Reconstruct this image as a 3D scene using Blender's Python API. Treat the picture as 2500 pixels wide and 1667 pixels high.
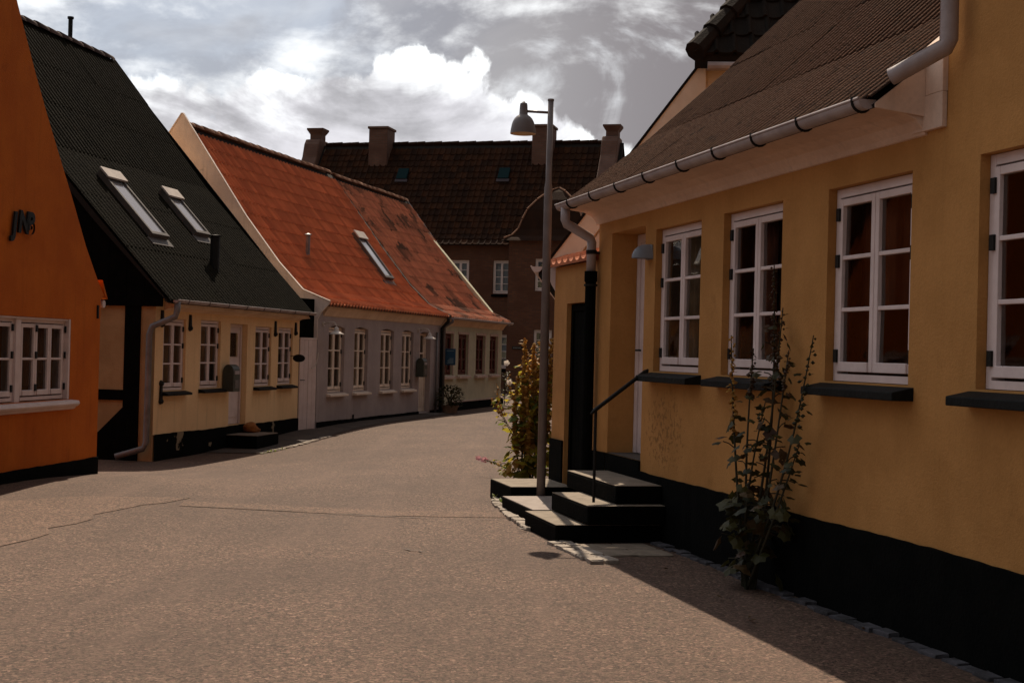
import bpy, bmesh, math, random
from math import sin, cos, pi, radians, atan2, sqrt, hypot, exp
from mathutils import Vector, Matrix

random.seed(7)
for o in list(bpy.data.objects):
    bpy.data.objects.remove(o)
scn = bpy.context.scene
COL = scn.collection
RND = random.Random(11)

# ------------------------------------------------------------------ camera
cam_d = bpy.data.cameras.new("camera")
cam_d.sensor_width = 36.0
cam_d.lens = 3417.0 / 2500.0 * 36.0
cam_d.clip_start = 0.1
cam_d.clip_end = 2000
cam = bpy.data.objects.new("camera", cam_d)
COL.objects.link(cam)
cam.matrix_world = (Matrix.Translation((0, 0, 1.6)) @ Matrix.Rotation(pi / 2 + 0.007755, 4, 'X')
                    @ Matrix.Rotation(0.025, 4, 'Z'))
scn.camera = cam

# ------------------------------------------------------------------ sun, sky, exposure
SUN_EL = radians(50.0)
SUN_AZ = -0.075          # angle from +Y towards +X
sun_dir = Vector((sin(SUN_AZ) * cos(SUN_EL), cos(SUN_AZ) * cos(SUN_EL), sin(SUN_EL)))
sl = bpy.data.lights.new("sun", 'SUN')
sl.energy = 3.6
sl.angle = radians(0.5)
sl.color = (1.0, 0.85, 0.67)
so = bpy.data.objects.new("sun", sl)
COL.objects.link(so)
so.rotation_euler = (-sun_dir).to_track_quat('-Z', 'Y').to_euler()

scn.view_settings.view_transform = 'Standard'
scn.view_settings.look = 'None'
scn.view_settings.gamma = 1.0
scn.view_settings.exposure = 0.62
scn.cycles.max_bounces = 6
scn.cycles.diffuse_bounces = 3
scn.cycles.glossy_bounces = 3
scn.cycles.transparent_max_bounces = 8

world = bpy.data.worlds.new("World")
scn.world = world
world.use_nodes = True
wt = world.node_tree
wt.nodes.clear()


class NT:
    """small helper for writing node graphs as expressions"""
    def __init__(s, tree):
        s.t = tree

    def n(s, kind, ins=None, **props):
        nd = s.t.nodes.new(kind)
        for k, v in props.items():
            setattr(nd, k, v)
        for k, v in (ins or {}).items():
            sock = nd.inputs[k]
            if isinstance(v, bpy.types.NodeSocket):
                s.t.links.new(v, sock)
            else:
                sock.default_value = v
        return nd

    def m(s, op, a, b=0.0, c=0.0, clamp=False):
        nd = s.n('ShaderNodeMath', {0: a, 1: b, 2: c}, operation=op)
        nd.use_clamp = clamp
        return nd.outputs[0]

    def ramp(s, v, a, b, lo=0.0, hi=1.0):
        nd = s.n('ShaderNodeMapRange', {'Value': v, 'From Min': a, 'From Max': b, 'To Min': lo, 'To Max': hi},
                 interpolation_type='SMOOTHSTEP')
        return nd.outputs[0]

    def noise(s, vec, scale, detail=6, rough=0.55, dist=0.0):
        nd = s.n('ShaderNodeTexNoise', {'Vector': vec, 'Scale': scale, 'Detail': detail, 'Roughness': rough,
                                        'Distortion': dist})
        return nd.outputs['Fac']

    def mix(s, f, a, b, mode='MIX'):
        nd = s.t.nodes.new('ShaderNodeMix')
        nd.data_type = 'RGBA'
        nd.blend_type = mode
        for idx, v in ((0, f), (6, a), (7, b)):
            if isinstance(v, bpy.types.NodeSocket):
                s.t.links.new(v, nd.inputs[idx])
            else:
                nd.inputs[idx].default_value = v if idx == 0 else (*v, 1.0)
        return nd.outputs[2]


w = NT(wt)
tc = w.n('ShaderNodeTexCoord').outputs['Generated']
sep = w.n('ShaderNodeSeparateXYZ', {0: tc})
dx, dy, dz = sep.outputs
sky = w.n('ShaderNodeTexSky', sky_type='NISHITA', sun_disc=False, sun_elevation=SUN_EL, sun_rotation=SUN_AZ,
          air_density=1.0, dust_density=1.6, ozone_density=1.0)
skyc = w.n('ShaderNodeVectorMath', {0: sky.outputs[0], 'Scale': 0.055}, operation='SCALE').outputs[0]
az = w.m('ARCTAN2', dx, dy)
el = w.m('ARCSINE', dz)


def vadd(v, o):
    return w.n('ShaderNodeVectorMath', {0: v, 1: o}, operation='ADD').outputs[0]


q = w.n('ShaderNodeCombineXYZ', {0: dx, 1: dy, 2: w.m('MULTIPLY', dz, 1.9)}).outputs[0]
qh = w.n('ShaderNodeCombineXYZ', {0: dx, 1: dy, 2: w.m('MULTIPLY', dz, 3.2)}).outputs[0]
# how near the sun: clouds glow where they scatter the light forward
sdot = w.n('ShaderNodeVectorMath', {0: tc, 1: tuple(sun_dir)}, operation='DOT_PRODUCT').outputs['Value']
glow = w.ramp(sdot, -0.25, 0.78, 0.34, 1.20)
# soft sheet of high cloud: thin and bluish to the left, thick and grey to the right
n1 = w.noise(vadd(qh, (0.30, 0.0, 0.20)), 3.0, 6, 0.55, 0.8)
n2 = w.noise(vadd(q, (3.1, 1.7, 0.4)), 5.2, 7, 0.58, 0.9)
n4 = w.noise(vadd(q, (1.2, 0.3, 2.4)), 12.0, 6, 0.6, 0.15)
side = w.ramp(az, -0.28, 0.16, 0.0, 1.0)
veil = w.ramp(w.m('ADD', n1, w.m('MULTIPLY', side, 0.16)), 0.44, 0.66)
thick = w.ramp(w.m('ADD', w.m('ADD', w.m('MULTIPLY', n2, 0.75), w.m('MULTIPLY', n4, 0.25)), w.m('MULTIPLY', side, 0.17)), 0.47, 0.62)
haze = w.mix(0.80, skyc, (0.265, 0.285, 0.325))
c0 = w.mix(w.m('MULTIPLY', veil, 0.90), haze, (0.52, 0.53, 0.545))
c1 = w.mix(w.m('MULTIPLY', thick, w.m('ADD', 0.25, w.m('MULTIPLY', side, 0.75))), c0, (0.142, 0.130, 0.136))
tear = w.ramp(w.m('ADD', w.m('MULTIPLY', n4, 0.40), w.m('MULTIPLY', n1, 0.60)), 0.50, 0.36)
c1 = w.mix(w.m('MULTIPLY', tear, 0.85), c1, (0.68, 0.69, 0.695))


def heap(base, c, seed, sc, amp, hi, lo, soft, bamp=0.09):
    """a bank of cumulus: billowed upper edge, bright rim, grey body"""
    p_ = vadd(w.n('ShaderNodeCombineXYZ', {0: dx, 1: dy, 2: w.m('MULTIPLY', dz, 0.62)}).outputs[0], seed)
    wob = w.n('ShaderNodeTexNoise', {'Vector': p_, 'Scale': 30.0, 'Detail': 5.0, 'Roughness': 0.6}).outputs['Color']
    pw = w.n('ShaderNodeVectorMath', {0: p_, 1: w.n('ShaderNodeVectorMath', {0: wob, 'Scale': 0.030}, operation='SCALE').outputs[0]},
             operation='ADD').outputs[0]
    v1 = w.n('ShaderNodeTexVoronoi', {'Vector': pw, 'Scale': sc}, feature='F1').outputs['Distance']
    v2 = w.n('ShaderNodeTexVoronoi', {'Vector': pw, 'Scale': sc * 2.7}, feature='F1').outputs['Distance']
    b_ = w.noise(p_, 4.5, 3, 0.5)
    f_ = w.noise(pw, 60.0, 5, 0.6)
    h = w.m('MULTIPLY', w.m('SUBTRACT', 0.36, v1), amp)
    h = w.m('ADD', h, w.m('MULTIPLY', w.m('SUBTRACT', 0.42, v2), amp * 0.28))
    v3 = w.n('ShaderNodeTexVoronoi', {'Vector': pw, 'Scale': sc * 6.5}, feature='F1').outputs['Distance']
    h = w.m('ADD', h, w.m('MULTIPLY', w.m('SUBTRACT', 0.42, v3), amp * 0.16))
    h = w.m('ADD', h, w.m('MULTIPLY', w.m('SUBTRACT', f_, 0.5), 0.010))
    h = w.m('ADD', h, w.m('MULTIPLY', w.m('SUBTRACT', b_, 0.5), bamp))
    d = w.m('SUBTRACT', w.m('ADD', base, h), el)
    msk = w.ramp(d, 0.0, soft)
    relief = w.m('ADD', w.m('MULTIPLY', w.m('SUBTRACT', v1, 0.36), 0.075), w.m('MULTIPLY', w.m('SUBTRACT', v2, 0.36), 0.035))
    relief = w.m('ADD', relief, w.m('MULTIPLY', w.m('SUBTRACT', v3, 0.36), 0.014))
    relief = w.m('ADD', relief, w.m('MULTIPLY', w.m('SUBTRACT', n2, 0.5), 0.20))
    bd = w.ramp(w.m('ADD', d, relief), 0.0, 0.050)
    lo_ = w.mix(w.ramp(w.m('ADD', w.m('MULTIPLY', n2, 0.6), w.m('MULTIPLY', n4, 0.4)), 0.42, 0.62), tuple(x * 2.0 for x in lo), lo)
    return w.mix(msk, c, w.mix(bd, hi, lo_))


c2 = heap(w.m('ADD', w.m('ADD', 0.182, w.ramp(az, -0.22, -0.10, 0.0, 0.030)), w.ramp(az, -0.06, 0.20, 0.0, -0.085)), c1, (1.3, 0.4, 0.2), 15.0, 0.062, (0.76, 0.78, 0.785), (0.225, 0.222, 0.235), 0.008)
c2 = heap(w.m('ADD', 0.140, w.ramp(az, -0.06, 0.05, 0.0, -0.045)), c2, (5.3, 2.2, 1.1), 17.0, 0.055, (0.68, 0.69, 0.695), (0.27, 0.266, 0.278), 0.012)
c2 = w.n('ShaderNodeVectorMath', {0: c2, 'Scale': glow}, operation='SCALE').outputs[0]
bg = w.n('ShaderNodeBackground', {'Color': c2, 'Strength': 1.0})
world.cycles.sampling_method = 'MANUAL'
world.cycles.sample_map_resolution = 512
wo = w.n('ShaderNodeOutputWorld', {'Surface': bg.outputs[0]})

# ------------------------------------------------------------------ materials
MATS = {}


def mat(name, c1, c2=None, scale=3.0, rough=0.85, bump=0.0, bscale=60.0, spec=0.3, metal=0.0, detail=6,
        lo=0.35, hi=0.65, tv=None, crown=None, streak=0.0, flake=None, c3=None, s3=14.0, lo3=0.62, hi3=0.72, rnd=False, bdist=0.02):
    """two-tone noise, a third colour in spots, per-piece tint (tv) and fine relief"""
    if name in MATS:
        return MATS[name]
    m = bpy.data.materials.new(name)
    m.use_nodes = True
    t = m.node_tree
    t.nodes.clear()
    k = NT(t)
    co = k.n('ShaderNodeTexCoord').outputs['Object']
    oi = k.n('ShaderNodeObjectInfo')
    if rnd or tv or crown:
        off = k.n('ShaderNodeVectorMath', {0: oi.outputs['Location'], 'Scale': 1.37}, operation='SCALE').outputs[0]
        co = k.n('ShaderNodeVectorMath', {0: co, 1: off}, operation='ADD').outputs[0]
    c2 = c2 or c1
    nz = k.noise(co, scale, detail, 0.6)
    col = k.mix(k.ramp(nz, lo, hi), c1, c2)
    if c3:
        n3 = k.noise(co, s3, 5, 0.6)
        col = k.mix(k.ramp(n3, lo3, hi3), col, c3)
    if streak:                                    # rain streaks running down the wall, and fine grime
        mp = k.n('ShaderNodeMapping', {'Vector': co, 'Scale': (7.0, 7.0, 0.55)}).outputs[0]
        sn = k.noise(mp, 1.6, 6, 0.65)
        col = k.mix(k.m('MULTIPLY', k.ramp(sn, 0.50, 0.78), streak), col, tuple(x * 0.50 for x in c1))
        fine = k.noise(co, 34.0, 4, 0.7)
        col = k.mix(k.m('MULTIPLY', k.ramp(fine, 0.36, 0.66), 0.22), col, tuple(x * 0.62 for x in c1))
    if flake:                                     # an area of flaking paint: centre, radii
        (fx, fz), (rx, rz_) = flake
        sp = k.n('ShaderNodeSeparateXYZ', {0: co}).outputs
        ex = k.m('POWER', k.m('DIVIDE', k.m('SUBTRACT', sp[0], fx), rx), 2.0)
        ez_ = k.m('POWER', k.m('DIVIDE', k.m('SUBTRACT', sp[2], fz), rz_), 2.0)
        near = k.ramp(k.m('ADD', ex, ez_), 1.0, 0.0)
        fl = k.noise(co, 19.0, 5, 0.7)
        col = k.mix(k.m('MULTIPLY', k.ramp(k.m('ADD', fl, k.m('MULTIPLY', near, 0.16)), 0.66, 0.72), near), col, tuple(x * 0.52 for x in c1))
    if tv:
        at = k.n('ShaderNodeAttribute', attribute_name='tv').outputs['Fac']
        v = k.m('FRACT', k.m('ADD', at, oi.outputs['Random']))
        col = k.mix(k.m('MULTIPLY', v, 0.85), col, tv)
    if crown:                                     # paler crests of a corrugated sheet
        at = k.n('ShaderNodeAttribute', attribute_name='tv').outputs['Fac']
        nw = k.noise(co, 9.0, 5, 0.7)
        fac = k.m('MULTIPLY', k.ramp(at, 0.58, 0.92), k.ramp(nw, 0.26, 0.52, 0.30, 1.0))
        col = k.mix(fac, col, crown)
    bs = k.n('ShaderNodeBsdfPrincipled', {'Base Color': col, 'Roughness': rough, 'Metallic': metal})
    bs.inputs['Specular IOR Level'].default_value = spec
    if bump:
        bn = k.noise(co, bscale, 4, 0.65)
        bp = k.n('ShaderNodeBump', {'Height': bn, 'Strength': bump, 'Distance': bdist})
        t.links.new(bp.outputs[0], bs.inputs['Normal'])
    k.n('ShaderNodeOutputMaterial', {'Surface': bs.outputs[0]})
    MATS[name] = m
    return m


def glass_mat():
    m = bpy.data.materials.new("window_glass")
    m.use_nodes = True
    t = m.node_tree
    t.nodes.clear()
    k = NT(t)
    co = k.n('ShaderNodeTexCoord').outputs['Object']
    bp = k.n('ShaderNodeBump', {'Height': k.noise(co, 5.0, 2, 0.5), 'Strength': 0.012, 'Distance': 0.05})
    fr = k.n('ShaderNodeFresnel', {'IOR': 1.5, 'Normal': bp.outputs[0]})
    tr = k.n('ShaderNodeBsdfTransparent', {'Color': (0.86, 0.88, 0.86, 1)})
    gl = k.n('ShaderNodeBsdfGlossy', {'Color': (1, 1, 1, 1), 'Roughness': 0.03, 'Normal': bp.outputs[0]})
    mx = k.n('ShaderNodeMixShader', {0: fr.outputs[0], 1: tr.outputs[0], 2: gl.outputs[0]})
    k.n('ShaderNodeOutputMaterial', {'Surface': mx.outputs[0]})
    return m


def leaf_mat(name, ca, cb, trans=0.35):
    m = bpy.data.materials.new(name)
    m.use_nodes = True
    t = m.node_tree
    t.nodes.clear()
    k = NT(t)
    at = k.n('ShaderNodeAttribute', attribute_name='tv').outputs['Fac']
    oi = k.n('ShaderNodeObjectInfo')
    v = k.m('FRACT', k.m('ADD', at, oi.outputs['Random']))
    col = k.mix(v, ca, cb)
    d = k.n('ShaderNodeBsdfPrincipled', {'Base Color': col, 'Roughness': 0.55})
    d.inputs['Specular IOR Level'].default_value = 0.3
    tl = k.n('ShaderNodeBsdfTranslucent', {'Color': k.mix(0.5, col, cb)})
    mx = k.n('ShaderNodeMixShader', {0: trans, 1: d.outputs[0], 2: tl.outputs[0]})
    k.n('ShaderNodeOutputMaterial', {'Surface': mx.outputs[0]})
    return m


def brick_mat(name, ca, cb, mortar, sc=1.0):
    m = bpy.data.materials.new(name)
    m.use_nodes = True
    t = m.node_tree
    t.nodes.clear()
    k = NT(t)
    co = k.n('ShaderNodeTexCoord').outputs['Object']
    s = k.n('ShaderNodeSeparateXYZ', {0: co})
    uv = k.n('ShaderNodeCombineXYZ', {0: k.m('ADD', s.outputs[0], s.outputs[1]), 1: s.outputs[2], 2: 0.0}).outputs[0]
    br = k.n('ShaderNodeTexBrick', {'Vector': uv, 'Color1': (*ca, 1), 'Color2': (*cb, 1), 'Mortar': (*mortar, 1),
                                    'Scale': sc, 'Mortar Size': 0.012, 'Brick Width': 0.24, 'Row Height': 0.075,
                                    'Bias': 0.0})
    col = k.mix(k.ramp(k.noise(co, 1.3, 5), 0.35, 0.7), br.outputs[0], tuple(x * 0.55 for x in ca))
    bp = k.n('ShaderNodeBump', {'Height': br.outputs['Fac'], 'Strength': 0.4, 'Distance': 0.01})
    bp.invert = True
    bs = k.n('ShaderNodeBsdfPrincipled', {'Base Color': col, 'Roughness': 0.9, 'Normal': bp.outputs[0]})
    k.n('ShaderNodeOutputMaterial', {'Surface': bs.outputs[0]})
    return m


def asphalt_mat(name, base, var):
    """worn asphalt: random pale and dark aggregate, polished tracks, patches and oily stains"""
    m = bpy.data.materials.new(name)
    m.use_nodes = True
    t = m.node_tree
    t.nodes.clear()
    k = NT(t)
    co = k.n('ShaderNodeTexCoord').outputs['Object']
    wob = k.n('ShaderNodeTexNoise', {'Vector': co, 'Scale': 30.0, 'Detail': 2.0}).outputs['Color']
    cw = k.n('ShaderNodeVectorMath', {0: co, 1: k.n('ShaderNodeVectorMath', {0: wob, 'Scale': 0.03}, operation='SCALE').outputs[0]}, operation='ADD').outputs[0]
    va = k.n('ShaderNodeSeparateXYZ', {0: k.n('ShaderNodeTexVoronoi', {'Vector': cw, 'Scale': 58.0}).outputs['Color']}).outputs
    vb = k.n('ShaderNodeSeparateXYZ', {0: k.n('ShaderNodeTexVoronoi', {'Vector': cw, 'Scale': 120.0}).outputs['Color']}).outputs
    g1 = k.noise(co, 90.0, 3, 0.7)
    big = k.noise(co, 0.42, 7, 0.62, 0.6)
    mid = k.noise(co, 2.3, 6, 0.65)
    st = k.n('ShaderNodeMapping', {'Vector': co, 'Rotation': (0, 0, 0.16), 'Scale': (1.6, 0.16, 1.0)}).outputs[0]
    strk = k.noise(st, 1.0, 5, 0.6)
    lum = k.m('ADD', k.m('MULTIPLY', va[0], 0.55), k.m('MULTIPLY', vb[1], 0.45))
    lum = k.ramp(k.m('ADD', lum, k.m('MULTIPLY', k.m('SUBTRACT', g1, 0.5), 0.35)), 0.14, 0.90, 0.34, 1.68)
    tint = k.mix(va[2], (base[0] * 1.10, base[1] * 0.98, base[2] * 1.0), (base[0] * 0.92, base[1] * 1.0, base[2] * 0.90))
    col = k.n('ShaderNodeVectorMath', {0: tint, 'Scale': lum}, operation='SCALE').outputs[0]
    col = k.mix(k.m('MULTIPLY', k.ramp(va[1], 0.93, 0.97), 0.65), col, (base[0] * 3.0, base[1] * 3.0, base[2] * 3.0))
    col = k.mix(k.m('MULTIPLY', k.ramp(vb[2], 0.06, 0.02), 0.7), col, tuple(x * 0.15 for x in base))
    col = k.mix(k.ramp(big, 0.32, 0.66, 0.0, var), col, tuple(x * 0.55 for x in base))
    col = k.mix(k.ramp(mid, 0.48, 0.76, 0.0, 0.40), col, tuple(x * 0.60 for x in base))
    col = k.mix(k.ramp(strk, 0.48, 0.70, 0.0, 0.35), col, tuple(min(1, x * 1.35) for x in base))
    bp = k.n('ShaderNodeBump', {'Height': k.m('ADD', va[0], k.m('MULTIPLY', g1, 0.8)), 'Strength': 0.35, 'Distance': 0.006})
    bs = k.n('ShaderNodeBsdfPrincipled', {'Base Color': col, 'Roughness': 0.85, 'Normal': bp.outputs[0]})
    bs.inputs['Specular IOR Level'].default_value = 0.2
    k.n('ShaderNodeOutputMaterial', {'Surface': bs.outputs[0]})
    return m


GLASS = glass_mat()
ASPH = asphalt_mat("asphalt", (0.110, 0.0680, 0.0490), 0.5)
ASPH_L = asphalt_mat("asphalt_patch", (0.126, 0.077, 0.054), 0.25)
PAVE = mat("pavement_grit", (0.085, 0.062, 0.048), (0.055, 0.040, 0.032), 2.5, 0.9, 0.5, 90)
EARTH = mat("earth", (0.07, 0.055, 0.04), (0.10, 0.08, 0.055), 1.5, 0.95, 0.4, 20)
TARSTRIP = mat("tar_seam", (0.062, 0.043, 0.032), (0.08, 0.055, 0.042), 6, 0.8)
OCHRE = mat("ochre_plaster", (0.52, 0.255, 0.08), (0.43, 0.205, 0.06), 1.6, 0.9, 0.35, 55, 0.2, streak=0.18, flake=((2.0, 0.95), (0.75, 0.55)),
            c3=(0.33, 0.15, 0.043), s3=2.7, lo3=0.60, hi3=0.80)
OCHRE_D = mat("ochre_plaster_gate", (0.52, 0.255, 0.085), (0.43, 0.205, 0.066), 1.9, 0.9, 0.35, 50, 0.2, streak=0.4)
ORANGE = mat("orange_plaster", (0.6, 0.148, 0.013), (0.51, 0.114, 0.01), 1.4, 0.9, 0.4, 50, 0.2, streak=0.4,
             c3=(0.42, 0.09, 0.009), s3=3.1, lo3=0.58, hi3=0.8)
CREAM = mat("cream_plaster", (0.9, 0.61, 0.33), (0.83, 0.55, 0.29), 1.5, 0.9, 0.35, 50, 0.2, streak=0.45,
            c3=(0.62, 0.37, 0.17), s3=2.2, lo3=0.64, hi3=0.85)
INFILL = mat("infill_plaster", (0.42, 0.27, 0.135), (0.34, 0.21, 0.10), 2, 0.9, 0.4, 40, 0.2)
GREYPL = mat("grey_plaster", (0.45, 0.375, 0.355), (0.38, 0.315, 0.3), 1.5, 0.9, 0.3, 50, 0.2, streak=0.4)
GREENPL = mat("sage_plaster", (0.6, 0.56, 0.4), (0.51, 0.475, 0.335), 1.6, 0.9, 0.35, 50, 0.2, streak=0.4)
WHITEPL = mat("white_limewash", (0.82, 0.69, 0.61), (0.68, 0.56, 0.5), 1.8, 0.9, 0.35, 45, 0.2, streak=0.5,
              c3=(0.37, 0.3, 0.25), s3=3.2, lo3=0.63, hi3=0.80)
CORNICE = mat("cornice_paint", (0.76, 0.57, 0.45), (0.66, 0.48, 0.37), 2.2, 0.85, 0.2, 45, 0.2, streak=0.35,
              c3=(0.5, 0.35, 0.26), s3=4, lo3=0.66, hi3=0.85)
CORNICE_Y = mat("cornice_cream", (0.8, 0.6, 0.42), (0.68, 0.48, 0.32), 2.2, 0.85, 0.2, 45, 0.2)
TAR = mat("black_tar", (0.0022, 0.0026, 0.0022), (0.0042, 0.0042, 0.0035), 4, 0.95, 0.4, 35, 0.06)
TAR_WORN = mat("worn_tar", (0.0022, 0.0026, 0.0022), (0.0042, 0.0042, 0.0035), 4, 0.95, 0.4, 35, 0.06,
               c3=(0.26, 0.20, 0.13), s3=1.7, lo3=0.60, hi3=0.625)
BLACKWOOD = mat("black_wood", (0.0024, 0.0027, 0.0022), (0.0042, 0.004, 0.0032), 8, 0.95, 0.3, 30, 0.05)
IRON = mat("black_iron", (0.008, 0.008, 0.007), (0.014, 0.013, 0.011), 9, 0.6, 0.2, 60, 0.2)
WHITE = mat("white_paint", (0.74, 0.61, 0.575), (0.66, 0.535, 0.5), 5, 0.5, 0.12, 40, 0.3)
WHITEW = mat("warm_white_paint", (0.84, 0.7, 0.57), (0.74, 0.6, 0.48), 5, 0.5, 0.12, 40, 0.3)
OXBLOOD = mat("oxblood_paint", (0.13, 0.028, 0.020), (0.09, 0.02, 0.015), 5, 0.5, 0.12, 40, 0.3)
PINKSTONE = mat("pink_trim", (0.62, 0.47, 0.39), (0.52, 0.38, 0.31), 5, 0.8, 0.2, 40, 0.2)
SLATE = mat("black_slate", (0.0045, 0.005, 0.0045), (0.0085, 0.009, 0.008), 9, 0.7, 0.3, 30, 0.15)
ZINC = mat("zinc", (0.4, 0.335, 0.325), (0.31, 0.255, 0.245), 4, 0.6, 0.12, 25, 0.4, 0.0)
ZINC_D = mat("dull_zinc", (0.22, 0.20, 0.20), (0.15, 0.135, 0.13), 4, 0.5, 0.15, 25, 0.4, 0.4)
LAMPM = mat("lamp_enamel", (0.19, 0.155, 0.145), (0.15, 0.12, 0.11), 5, 0.45, 0.1, 30, 0.4)
LAMPWHITE = mat("lamp_white", (0.60, 0.53, 0.47), None, 5, 0.4)
LAMPIN = mat("lamp_inside", (0.78, 0.62, 0.42), None, 5, 0.6)
GREYLAMP = mat("blue_grey_enamel", (0.26, 0.28, 0.31), (0.21, 0.225, 0.25), 6, 0.4, 0.1, 30, 0.4)
MAILG = mat("mailbox_green", (0.055, 0.060, 0.045), (0.040, 0.045, 0.034), 5, 0.45, 0.1, 30, 0.4)
CURT = mat("curtain_beige", (0.36, 0.22, 0.12), (0.24, 0.14, 0.075), 3, 0.9, 0.2, 20)
CURT_L = mat("curtain_pale", (0.52, 0.42, 0.27), (0.38, 0.27, 0.15), 3, 0.9, 0.2, 20)
CURT_D = mat("curtain_rust", (0.17, 0.052, 0.024), (0.10, 0.034, 0.018), 3, 0.9, 0.2, 20)
ROOMD = mat("room_dark", (0.03, 0.024, 0.02), None, 3, 0.9)  # dark sheet behind panes, standing in for an unlit room
TILE_O = mat("orange_pantile", (0.62, 0.215, 0.095), (0.5, 0.165, 0.072), 2.0, 0.85, 0.35, 40, 0.2,
             tv=(0.36, 0.115, 0.055), c3=(0.28, 0.11, 0.058), s3=1.4, lo3=0.62, hi3=0.85)
TILE_M = mat("mottled_pantile", (0.62, 0.245, 0.13), (0.5, 0.185, 0.098), 2.0, 0.85, 0.35, 40, 0.2,
             tv=(0.38, 0.145, 0.08), c3=(0.1, 0.058, 0.036), s3=1.25, lo3=0.51, hi3=0.57)
TILE_R = mat("mossy_pantile", (0.155, 0.090, 0.060), (0.065, 0.046, 0.034), 6.0, 0.95, 0.7, 45, 0.1,
             tv=(0.040, 0.028, 0.021), c3=(0.34, 0.25, 0.18), s3=22, lo3=0.63, hi3=0.70)
TILE_D = mat("dark_pantile", (0.058, 0.021, 0.0085), (0.034, 0.014, 0.006), 2.0, 0.95, 0.4, 40, 0.1,
             tv=(0.018, 0.0085, 0.005))
TILE_H = mat("hip_pantile", (0.030, 0.020, 0.015), (0.018, 0.013, 0.010), 3.0, 0.95, 0.5, 40, 0.1,
             tv=(0.012, 0.010, 0.008), c3=(0.14, 0.10, 0.075), s3=20, lo3=0.68, hi3=0.74)
RIDGE_O = mat("ridge_tile", (0.40, 0.215, 0.135), (0.28, 0.14, 0.085), 3.0, 0.9, 0.4, 40, 0.2, tv=(0.20, 0.095, 0.055))
RIDGE_D = mat("ridge_tile_dark", (0.13, 0.080, 0.065), (0.09, 0.055, 0.045), 3.0, 0.9, 0.4, 40, 0.2, tv=(0.06, 0.04, 0.035))
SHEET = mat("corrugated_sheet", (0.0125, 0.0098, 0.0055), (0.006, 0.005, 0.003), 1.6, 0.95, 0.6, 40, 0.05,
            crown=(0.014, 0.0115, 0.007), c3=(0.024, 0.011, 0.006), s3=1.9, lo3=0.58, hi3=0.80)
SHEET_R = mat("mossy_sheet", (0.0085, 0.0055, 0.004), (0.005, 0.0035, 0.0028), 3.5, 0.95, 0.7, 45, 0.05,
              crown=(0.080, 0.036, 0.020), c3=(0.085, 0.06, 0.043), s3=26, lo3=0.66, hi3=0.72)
DECK = mat("roof_deck", (0.018, 0.014, 0.011), None, 3, 0.95)
BRICK = brick_mat("dark_brick", (0.145, 0.048, 0.019), (0.088, 0.030, 0.013), (0.075, 0.040, 0.024))
BRICK_L = brick_mat("chimney_brick", (0.19, 0.085, 0.052), (0.13, 0.06, 0.036), (0.12, 0.08, 0.06))
STONE = mat("step_stone", (0.27, 0.215, 0.16), (0.2, 0.158, 0.115), 7, 0.85, 0.35, 60, 0.25)
STONE_W = mat("white_slab", (0.32, 0.265, 0.225), (0.26, 0.21, 0.18), 7, 0.8, 0.3, 60, 0.25)
COBBLE = mat("granite_cobble", (0.4, 0.34, 0.28), (0.25, 0.205, 0.165), 9, 0.85, 0.5, 50, 0.25, rnd=True)
KERBL = mat("pale_kerb", (0.085, 0.078, 0.085), (0.035, 0.032, 0.032), 5, 0.9, 0.5, 50, 0.2, rnd=True)
SIGNBLUE = mat("sign_blue", (0.030, 0.095, 0.170), (0.026, 0.080, 0.145), 3, 0.4)
SIGNTXT = mat("sign_print", (0.20, 0.30, 0.36), None, 3, 0.5)
RUST = mat("rust_orange", (0.33, 0.12, 0.028), (0.24, 0.08, 0.02), 12, 0.9, 0.4, 30)
TERRA = mat("terracotta", (0.25, 0.16, 0.11), (0.19, 0.12, 0.08), 6, 0.85)
SKYLF = mat("skylight_frame", (0.10, 0.082, 0.068), (0.075, 0.06, 0.05), 5, 0.5, 0.1, 30, 0.4)
SKYLC = mat("skylight_cap", (0.46, 0.39, 0.34), (0.38, 0.32, 0.28), 5, 0.5, 0.1, 30, 0.4)


def sky_glass():
    m = bpy.data.materials.new("skylight_glass")
    m.use_nodes = True
    b = m.node_tree.nodes['Principled BSDF']
    b.inputs['Base Color'].default_value = (0.62, 0.62, 0.64, 1)
    b.inputs['Metallic'].default_value = 0.6
    b.inputs['Roughness'].default_value = 0.08
    b.inputs['IOR'].default_value = 2.2
    b.inputs['Coat Weight'].default_value = 1.0
    b.inputs['Coat Roughness'].default_value = 0.05
    return m


SKYGLASS = sky_glass()
LEAF_D = leaf_mat("hollyhock_leaf", (0.024, 0.026, 0.008), (0.070, 0.060, 0.015), 0.3)
LEAF_B = leaf_mat("rusty_leaf", (0.055, 0.024, 0.010), (0.085, 0.05, 0.018), 0.25)
LEAF_Y = leaf_mat("yellow_leaf", (0.16, 0.165, 0.016), (0.40, 0.30, 0.03), 0.6)
LEAF_O = leaf_mat("seedpod_leaf", (0.34, 0.15, 0.03), (0.62, 0.40, 0.11), 0.6)
LEAF_G = leaf_mat("green_leaf", (0.060, 0.10, 0.016), (0.17, 0.20, 0.03), 0.55)
PINK = leaf_mat("pink_petal", (0.62, 0.22, 0.26), (0.72, 0.40, 0.42), 0.4)
PALEFL = leaf_mat("pale_petal", (0.75, 0.62, 0.50), (0.82, 0.72, 0.62), 0.4)
STEM = mat("stem", (0.055, 0.048, 0.020), (0.085, 0.058, 0.028), 8, 0.8)
STEM_D = mat("stem_dark", (0.025, 0.024, 0.012), (0.040, 0.032, 0.016), 8, 0.8)


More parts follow.
